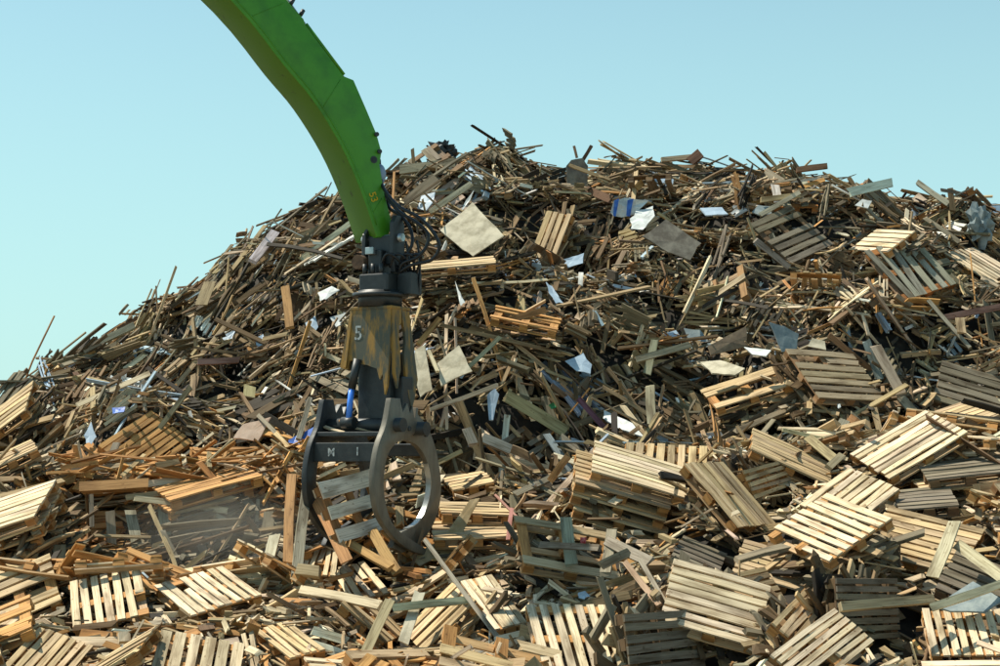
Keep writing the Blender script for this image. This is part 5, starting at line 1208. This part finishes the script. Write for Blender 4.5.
# ---- arm
T = Vector((-1.437, 20.3, 5.672))
ah = math.radians(28)
hx = Vector((math.cos(ah), math.sin(ah), 0)); yb = Vector((-math.sin(ah), math.cos(ah), 0))   # yb points away from the camera, to the left
MA = Matrix((hx, yb, Vector((0, 0, 1)))).transposed().to_4x4()
under_pts = [(-3.35, 3.72), (-1.975, 2.638), (-1.305, 1.933), (-0.93, 1.546), (-0.563, 1.029), (-0.296, 0.498), (-0.08, -0.067)]
under_s = subdiv_curve(under_pts, 4)
top_pts = [(0.054, -0.071), (0.134, 0.083), (0.024, 0.459), (-0.045, 0.826), (-0.019, 0.989), (-0.087, 1.207), (-0.222, 1.492), (-0.397, 1.847), (-0.529, 1.882), (-1.028, 2.453), (-1.055, 2.524), (-1.274, 2.729), (-1.9, 3.38), (-2.5, 4.0), (-2.85, 4.1)]
arm = empty('loader_arm', Matrix.Translation(T))
tag(arm, 'bent bright green loader arm reaching down from the upper left', 'crane arm')
prof = under_s + top_pts
nu = len(under_s)
boom = prism('boom', prof, .66, MA, GREEN, arm, GREEN_SHADED_DIRTY, under=set(range(nu - 1)), bevel=.012)
def on_arm(s, z, d=0.0): return MA @ Vector((s, d, z))
# weld lines: thin strips along the lower edge of the side plate
strip = [(s + .03, z + .045) for s, z in under_s[2:-1]]
cyl('weld_bead', [on_arm(s, z, -.003) for s, z in strip], .009, GREEN, arm, seg=6)
cyl('grease_pipe', [on_arm(s, z, .16) for s, z in [(-1.25, 2.83), (-1.0, 2.535), (-.77, 2.265), (-.52, 1.965), (-.44, 1.88)]], .014, CHROME, arm, seg=8)
for k_ in (5, 13, 22):          # welded seams across the side plate
    if k_ < len(under_s):
        a_ = under_s[k_]
        tpt = min(top_pts, key=lambda q_: abs((q_[0] - a_[0]) * .75 - (q_[1] - a_[1]) * .62))
        cyl('weld_seam', [on_arm(a_[0] + .04, a_[1] + .05, -.001), on_arm(tpt[0] - .04, tpt[1] - .04, -.001)], .005, GREEN, arm, seg=6)
# stiffener plate along the top edge
cyl('top_rail', [on_arm(s, z, .03) for s, z in [(-1.015, 2.475), (-.515, 1.905)]], .022, GREEN, arm, seg=8)
for s, z in ((-.075, 1.20), (-.035, .99)):
    cyl('bolt', on_arm(s - .02, z, -.03), on_arm(s - .02, z, .03), .028, DARK, arm, 12)
cyl('hose_guard_hole', [on_arm(-.125, .885, -.006), on_arm(-.125, .885, .01)], .045, DARK, arm, 20)
cyl('pin_boss', [on_arm(-.125, .885, -.012), on_arm(-.125, .885, .004)], .028, RUBBER, arm, 16)
for s, z in ((-1.20, 2.70), (-1.31, 2.80), (-1.07, 2.585)):
    cyl('pipe_clamp', on_arm(s, z, .08), on_arm(s + .04, z + .07, .08), .026, DARK, arm, 10)
# round grey blue cap on the right edge
bmc = bmesh.new(); bmesh.ops.create_icosphere(bmc, subdivisions=3, radius=1)
for v_ in bmc.verts: v_.co = Vector((v_.co.x * .075, v_.co.y * .09, v_.co.z * .13))
mec = bpy.data.meshes.new('end_cap'); bmc.to_mesh(mec); bmc.free()
CAPM = rough_material('grey_blue_cap', (0.18, 0.25, 0.36), (0.24, 0.31, 0.42), 6, rough=.5, bump=0)
capo = link('end_cap', mec, CAPM, arm, smooth=True); capo.location = on_arm(.01, .73, .12)

def text_obj(name, body, size, M, mat, parent, depth=.003):
    cu = bpy.data.curves.new(name, 'FONT'); cu.body = body; cu.size = size; cu.extrude = depth
    cu.align_x = 'CENTER'; cu.align_y = 'CENTER'; cu.offset = .001
    tmp = bpy.data.objects.new(name, cu); COL.objects.link(tmp)
    bpy.context.view_layer.update()
    me = bpy.data.meshes.new_from_object(tmp.evaluated_get(bpy.context.evaluated_depsgraph_get()))
    bpy.data.objects.remove(tmp)
    me.materials.clear(); me.materials.append(mat)
    o = bpy.data.objects.new(name, me); COL.objects.link(o); o.parent = parent
    o.matrix_local = M
    return o
def face_M(pos, right, up):
    r = Vector(right).normalized(); u_ = Vector(up); u_ = (u_ - r * u_.dot(r)).normalized(); n_ = r.cross(u_)
    M = Matrix((r, u_, n_)).transposed().to_4x4(); M.translation = Vector(pos); return M
text_obj('yellow_number', '53', .13, face_M(on_arm(-.135, .42, -.012), on_arm(.38, -.92) , on_arm(.92, .38)), YELLOW, arm)
# hoses looping from behind the arm to the rotator
H1 = [(-1.50, 20.5, 6.60), (-1.464, 20.35, 6.315), (-1.39, 20.2, 6.143), (-1.218, 20.05, 5.946), (-0.974, 19.95, 5.799), (-0.803, 19.9, 5.615), (-0.73, 19.9, 5.432), (-0.827, 19.95, 5.285), (-1.07, 20.05, 5.236), (-1.215, 20.15, 5.163)]
H2 = [(-1.47, 20.45, 6.40), (-1.427, 20.35, 6.168), (-1.243, 20.2, 5.922), (-1.035, 20.1, 5.775), (-0.889, 20.05, 5.64), (-0.876, 20.05, 5.493), (-0.997, 20.05, 5.334), (-1.179, 20.1, 5.26), (-1.24, 20.2, 5.12)]
H3 = [(-1.40, 20.5, 6.15), (-1.365, 20.4, 5.983), (-1.218, 20.3, 5.873), (-1.096, 20.25, 5.701), (-1.071, 20.2, 5.517), (-1.143, 20.2, 5.37), (-1.239, 20.2, 5.163)]
for hp in (H1, H2, H3):
    o = link('hydraulic_hose', tube_mesh('hydraulic_hose', [q - T for q in smooth_path(hp, 6)], .021, 10), RUBBER, arm, smooth=True)

# ---- grapple: local axes a (in the claw plate, going away to the right), n (plate normal, to the right and nearer)
G = Vector((-1.08675079, 20.2, 2.64372428))
av = Vector((.5, .866, 0)).normalized(); nv = Vector((.866, -.5, 0)).normalized()
grap = empty('scrap_grapple', Matrix.Translation(G))
tag(grap, 'dark steel grapple with ring shaped claw and worn orange hood numbered 5', 'grapple')
MG = Matrix((av, -nv, Vector((0, 0, 1)))).transposed().to_4x4()      # y axis goes left/away
def gp(a_, n_, z): return av * a_ + nv * n_ + Vector((0, 0, z))
near_out = subdiv_curve([(-0.42, 0.978), (-0.524, 0.656), (-0.69, 0.385), (-0.769, 0.012), (-0.683, -0.363), (-0.386, -0.643), (0.006, -0.84), (0.501, -0.951)], 4)
near_in = subdiv_curve([(0.455, -0.875), (0.049, -0.722), (-0.33, -0.542), (-0.51, -0.288), (-0.56, -0.016), (-0.50, 0.267), (-0.32, 0.433), (-0.06, 0.49)], 4)
near_prof = near_out + near_in + [(0.10, 0.56), (0.16, 0.70), (0.09, 0.76), (0.06, 0.90), (0.0, 0.80), (-.06, .93), (-.16, .82), (-.22, .98)]
far_out = subdiv_curve([(0.308, 0.80), (0.539, 0.633), (0.727, 0.362), (0.847, -0.05), (0.778, -0.409), (0.523, -0.683), (0.183, -0.813), (-0.016, -0.875)], 4)
far_in = subdiv_curve([(-0.256, -0.803), (-0.105, -0.644), (0.30, -0.54), (0.53, -0.325), (0.61, -0.033), (0.49, 0.26), (0.25, 0.435), (-0.048, 0.482)], 4)
far_prof = far_out + far_in + [(-0.12, 0.62), (-.04, .80), (.05, .74), (.08, .92), (.15, .92), (.17, .78), (.25, .76), (.27, .88), (.31, .88)]
for side, (d, off) in enumerate(((0.0, 0.0), (.98, 0.0))):
    st_ = DARK if side else STEEL  # left plates take the dark steel, their shade put into the colour
    near = prism('claw_plate', near_prof, .075, MG @ Matrix.Translation((0, d, 0)), st_, grap, bevel=.006)
    far = prism('claw_plate', far_prof, .075, MG @ Matrix.Translation((0, d + .085, 0)), st_, grap, bevel=.006)
    for a_, z in ((-.29, .62), (-.02, .62), (.17, .60), (.36, .55)):
        cyl('claw_bolt', gp(a_, .015 - d, z), gp(a_, -.02 - d, z), .030, DARK, grap, 10)
# highlight on the inner lip, put in as a strip of bright steel
lip = far_in[6:20]
def band(name, line, y0, y1, t, mat):
    prof2 = line + [(s * (1 - t), z * (1 - t)) for s, z in line[::-1]]
    return prism(name, prof2, y1 - y0, MG @ Matrix.Translation((0, y0, 0)), mat, grap, bevel=0)
band('lip_highlight', lip, .083, .155, .02, CHROME)
# cross plates between the left and right claw plates
def box(name, a0, a1, n0, n1, z0, z1, mat, bevel=.012, parent=grap):
    bm = bmesh.new()
    vs = [bm.verts.new(gp(a, n, z)) for z in (z0, z1) for a, n in ((a0, n0), (a1, n0), (a1, n1), (a0, n1))]
    for f in ((0, 1, 2, 3), (7, 6, 5, 4), (0, 4, 5, 1), (1, 5, 6, 2), (2, 6, 7, 3), (3, 7, 4, 0)): bm.faces.new([vs[i] for i in f])
    bmesh.ops.recalc_face_normals(bm, faces=bm.faces)
    bmesh.ops.bevel(bm, geom=bm.edges[:], offset=bevel, segments=2, profile=.5, affect='EDGES', clamp_overlap=True)
    me = bpy.data.meshes.new(name); bm.to_mesh(me); bm.free()
    return link(name, me, mat, parent)
box('cross_plate', -.62, -.56, -.985, -.08, .22, .45, DARK)
box('cross_plate', -.56, -.30, -.985, -.08, .52, .58, DARK)
box('far_cross_plate', .60, .66, -.985, -.16, .28, .44, DARK)
cyl('pivot_pin', gp(-.30, -1.06, .66), gp(-.30, .10, .66), .085, DARK, grap)
cyl('pivot_pin', gp(.22, -1.06, .62), gp(.22, .10, .62), .085, DARK, grap)
text_obj('white_letters', 'M', .14, face_M(gp(-.623, -.72, .33), nv, (0, 0, 1)), WHITEP, grap)
text_obj('white_letters', '1', .14, face_M(gp(-.623, -.34, .34), nv, (0, 0, 1)), WHITEP, grap)
# body inside the hood
box('body', -.26, .14, -.60, -.14, .62, 1.55, DARK, .03)
box('side_web', -.14, .10, -.15, -.02, .66, 1.25, DARK, .02)
# blue rod of the closing cylinder, with its barrel above
cyl('cylinder_barrel', gp(-.40, -.585, 1.10), gp(-.37, -.52, 1.46), .05, DARK, grap)
cyl('cylinder_rod', gp(-.43, -.61, .70), gp(-.40, -.585, 1.12), .036, BLUE, grap)
cyl('rod_eye', gp(-.42, -.70, .69), gp(-.42, -.52, .69), .07, DARK, grap)
# hood: worn front and right plates, tapered
def plate(name, pts, inward, mat):
    """outline of 3-D points, thickened inwards"""
    bm = bmesh.new()
    f0 = [bm.verts.new(p) for p in pts]; f1 = [bm.verts.new(p + inward) for p in pts]
    bm.faces.new(f0); bm.faces.new(f1[::-1])
    for i in range(len(pts)):
        j = (i + 1) % len(pts); bm.faces.new((f0[j], f0[i], f1[i], f1[j]))
    bmesh.ops.recalc_face_normals(bm, faces=bm.faces)
    bmesh.ops.triangulate(bm, faces=[f for f in bm.faces if len(f.verts) > 4])
    me = bpy.data.meshes.new(name); bm.to_mesh(me); bm.free()
    return link(name, me, mat, grap)
def lean(z): return (2.09 - z) * .06       # plates spread a little downwards
front = [(-0.672, 2.092), (-0.74, 1.72), (-0.801, 1.362), (-0.681, 1.334), (-0.665, 1.44), (-0.56, 1.46), (-0.50, 1.40), (-0.40, 1.385), (-0.33, 1.36), (-0.26, 1.34), (-0.21, 1.20), (-0.17, 1.27), (-0.13, 1.02), (-0.10, 1.12), (-0.085, 1.60), (-0.086, 2.067)]
plate('hood_plate', [gp(-.30 - lean(z), n_, z) for n_, z in front], av * .035, HOOD)
right_a = [(-0.29, 2.067), (-0.30, 1.28), (-0.24, 1.10), (-0.20, 1.24), (-0.16, 1.32), (-.15, 1.55), (-.17, 1.70), (-.15, 1.86), (-.10, 1.90), (-.08, 2.067)]
right_b = [(-.08, 2.067), (-.06, 1.88), (-.03, 1.80), (-.03, 1.66), (-.07, 1.52), (-.06, 1.30), (-.01, 1.02), (0.03, 0.90), (0.06, .88), (0.12, 0.99), (0.21, 1.22), (.15, 1.62), (0.09, 2.044)]
plate('hood_plate', [gp(a_, -.08 + lean(z), z) for a_, z in right_a], -nv * .035, HOOD)
plate('hood_plate', [gp(a_, -.08 + lean(z), z) for a_, z in right_b], -nv * .035, HOOD)
plate('hood_plate', [gp(a_, -.68 - lean(z), z) for a_, z in [(-.30, 2.09), (-.38, 1.36), (-.1, 1.3), (.2, 1.36), (.12, 2.09)]], nv * .035, HOOD)
box('hood_top', -.31, .10, -.68, -.07, 2.06, 2.10, HOOD, .008)
tx = text_obj('white_number', '5', .25, face_M(gp(-.324, -.545, 1.77), nv, (0, 0, 1)), WHITEP, grap)
# rotator, its flange, hose fittings
cyl('rotator', gp(-.10, -.38, 2.10), gp(-.10, -.38, 2.30), .27, DARK, grap, 32)
cyl('rotator_flange', gp(-.10, -.38, 2.22), gp(-.10, -.38, 2.27), .34, DARK, grap, 32)
box('rotator_motor', -.30, .04, -.56, -.14, 2.28, 2.50, DARK, .02)
box('valve_block', -.10, .16, -.14, .06, 2.24, 2.52, DARK, .015)
for a_, n_ in ((-.26, -.50), (-.26, -.38), (-.26, -.26), (-.06, -.1), (.04, -.06)):
    cyl('fitting', gp(a_, n_, 2.48), gp(a_, n_, 2.62), .028, CHROME if n_ == -.1 else DARK, grap, 10)
for k_ in range(4):
    a0 = gp(-.2 + .06 * k_, -.3 + .09 * k_, 2.58)
    pts_ = [a0, a0 + Vector((.06, -.08, .14)), a0 + Vector((.17, -.1, .12)), gp(.05, -.02 + .02 * k_, 2.50)]
    link('short_hose', tube_mesh('short_hose', smooth_path(pts_, 5), .018, 8), RUBBER, grap, smooth=True)
for dn in (-.14, .02):
    link('dangling_hose', tube_mesh('dangling_hose', smooth_path([gp(.1, dn, 2.92), gp(.12, dn + .03, 2.7), gp(.09, dn + .05, 2.45), gp(.1, dn + .02, 2.22)], 5), .014, 8), RUBBER, grap, smooth=True)
# hanger between arm tip and rotator
box('hanger', -.20, .02, -.50, -.30, 2.50, 2.80, DARK, .02)
cyl('knuckle', gp(-.24, -.62, 2.66), gp(-.02, -.62, 2.66), .09, rough_material('rusty_knuckle', (.06, .035, .02), (.12, .07, .04), 8), grap)
box('grease_box', -.26, -.20, -.50, -.38, 2.74, 2.83, CHROME, .008)
def tri_plate(name, pts2, n0, n1):
    bm = bmesh.new()
    A_ = [bm.verts.new(gp(a_, n0, z)) for a_, z in pts2]; B_ = [bm.verts.new(gp(a_, n1, z)) for a_, z in pts2]
    bm.faces.new(A_); bm.faces.new(B_[::-1])
    for i in range(len(pts2)):
        j = (i + 1) % len(pts2); bm.faces.new((A_[j], A_[i], B_[i], B_[j]))
    bmesh.ops.recalc_face_normals(bm, faces=bm.faces)
    bmesh.ops.bevel(bm, geom=bm.edges[:], offset=.006, segments=1, affect='EDGES', clamp_overlap=True)
    me = bpy.data.meshes.new(name); bm.to_mesh(me); bm.free()
    return link(name, me, DARK, grap)
tri_plate('link_plate', [(-.17, 3.13), (-.10, 3.22), (0.0, 3.22), (.07, 3.12), (.08, 2.70), (0, 2.52), (-.14, 2.52), (-.18, 2.75)], -.20, -.14)
tri_plate('link_plate', [(-.15, 3.00), (-.08, 3.08), (0.02, 3.08), (.06, 2.98), (.05, 2.70), (0, 2.55), (-.12, 2.55), (-.16, 2.75)], -.62, -.57)
cyl('hanger_pin', gp(-.04, -.68, 2.95), gp(-.04, -.09, 2.95), .05, CHROME, grap)
box('hanger_web', -.10, .02, -.56, -.21, 2.62, 2.98, DARK, .01)
# wood caught on the claw pivot
for k_, w_ in enumerate(('left end', 'middle', 'right end')):
    o = link('plank', board_mesh(.35 + .05 * (k_ % 3), .05, .02, k_ % 3, jag=.7))
    P_ = G + gp(-.42 + .05 * k_ % .2, -.80 + .24 * k_, .70 if k_ % 2 else .60)
    o.matrix_world = frame(P_, Vector((1, random.uniform(-.6, .2), random.uniform(-.4, .5))), Vector((0, -.5, 1)))
    o.color = (*PAL['orange' if k_ % 2 else 'pale'], 1)
    tag(o, 'torn splinter caught on the %s of the grapple pivot above the letters' % w_, 'splinter', 'splinters caught on the grapple pivot')
    o.name = 'wood_splinter'

# ---------------------------------------------------------------- dust hanging over the hollow on the left
bmd = bmesh.new(); bmesh.ops.create_icosphere(bmd, subdivisions=3, radius=1)
for v_ in bmd.verts: v_.co = Vector((v_.co.x * 1.5, v_.co.y * .95, v_.co.z * .75))
med = bpy.data.meshes.new('dust_cloud'); bmd.to_mesh(med); bmd.free()
DUST = bpy.data.materials.new('dust'); DUST.use_nodes = True
td = DUST.node_tree; td.nodes.clear()
od = td.nodes.new('ShaderNodeOutputMaterial'); pv = td.nodes.new('ShaderNodeVolumePrincipled')
pv.inputs['Color'].default_value = (.90, .84, .72, 1); pv.inputs['Density'].default_value = .13
tcd = td.nodes.new('ShaderNodeTexCoord'); mpd = td.nodes.new('ShaderNodeMapping'); mpd.inputs['Scale'].default_value = (1 / 1.5, 1 / .95, 1 / .75)
ln = td.nodes.new('ShaderNodeVectorMath'); ln.operation = 'LENGTH'
nzd = td.nodes.new('ShaderNodeTexNoise'); nzd.inputs['Scale'].default_value = 1.8
md = td.nodes.new('ShaderNodeMapRange'); md.interpolation_type = 'SMOOTHSTEP'; md.inputs['From Min'].default_value = 1.0; md.inputs['From Max'].default_value = 0.0
md.inputs['To Min'].default_value = 0.0; md.inputs['To Max'].default_value = 0.55
mm = td.nodes.new('ShaderNodeMath'); mm.operation = 'MULTIPLY'
td.links.new(tcd.outputs['Object'], mpd.inputs[0]); td.links.new(mpd.outputs[0], ln.inputs[0]); td.links.new(ln.outputs['Value'], md.inputs['Value'])
td.links.new(tcd.outputs['Object'], nzd.inputs['Vector']); td.links.new(md.outputs[0], mm.inputs[0]); td.links.new(nzd.outputs['Fac'], mm.inputs[1])
td.links.new(mm.outputs[0], pv.inputs['Density'])
td.links.new(pv.outputs[0], od.inputs['Volume'])
dust = link('dust_cloud', med, DUST); dust.location = (-3.5, 21.0, 1.95)
tag(dust, 'faint dust hanging over the hollow left of the grapple', 'dust', kind='stuff')
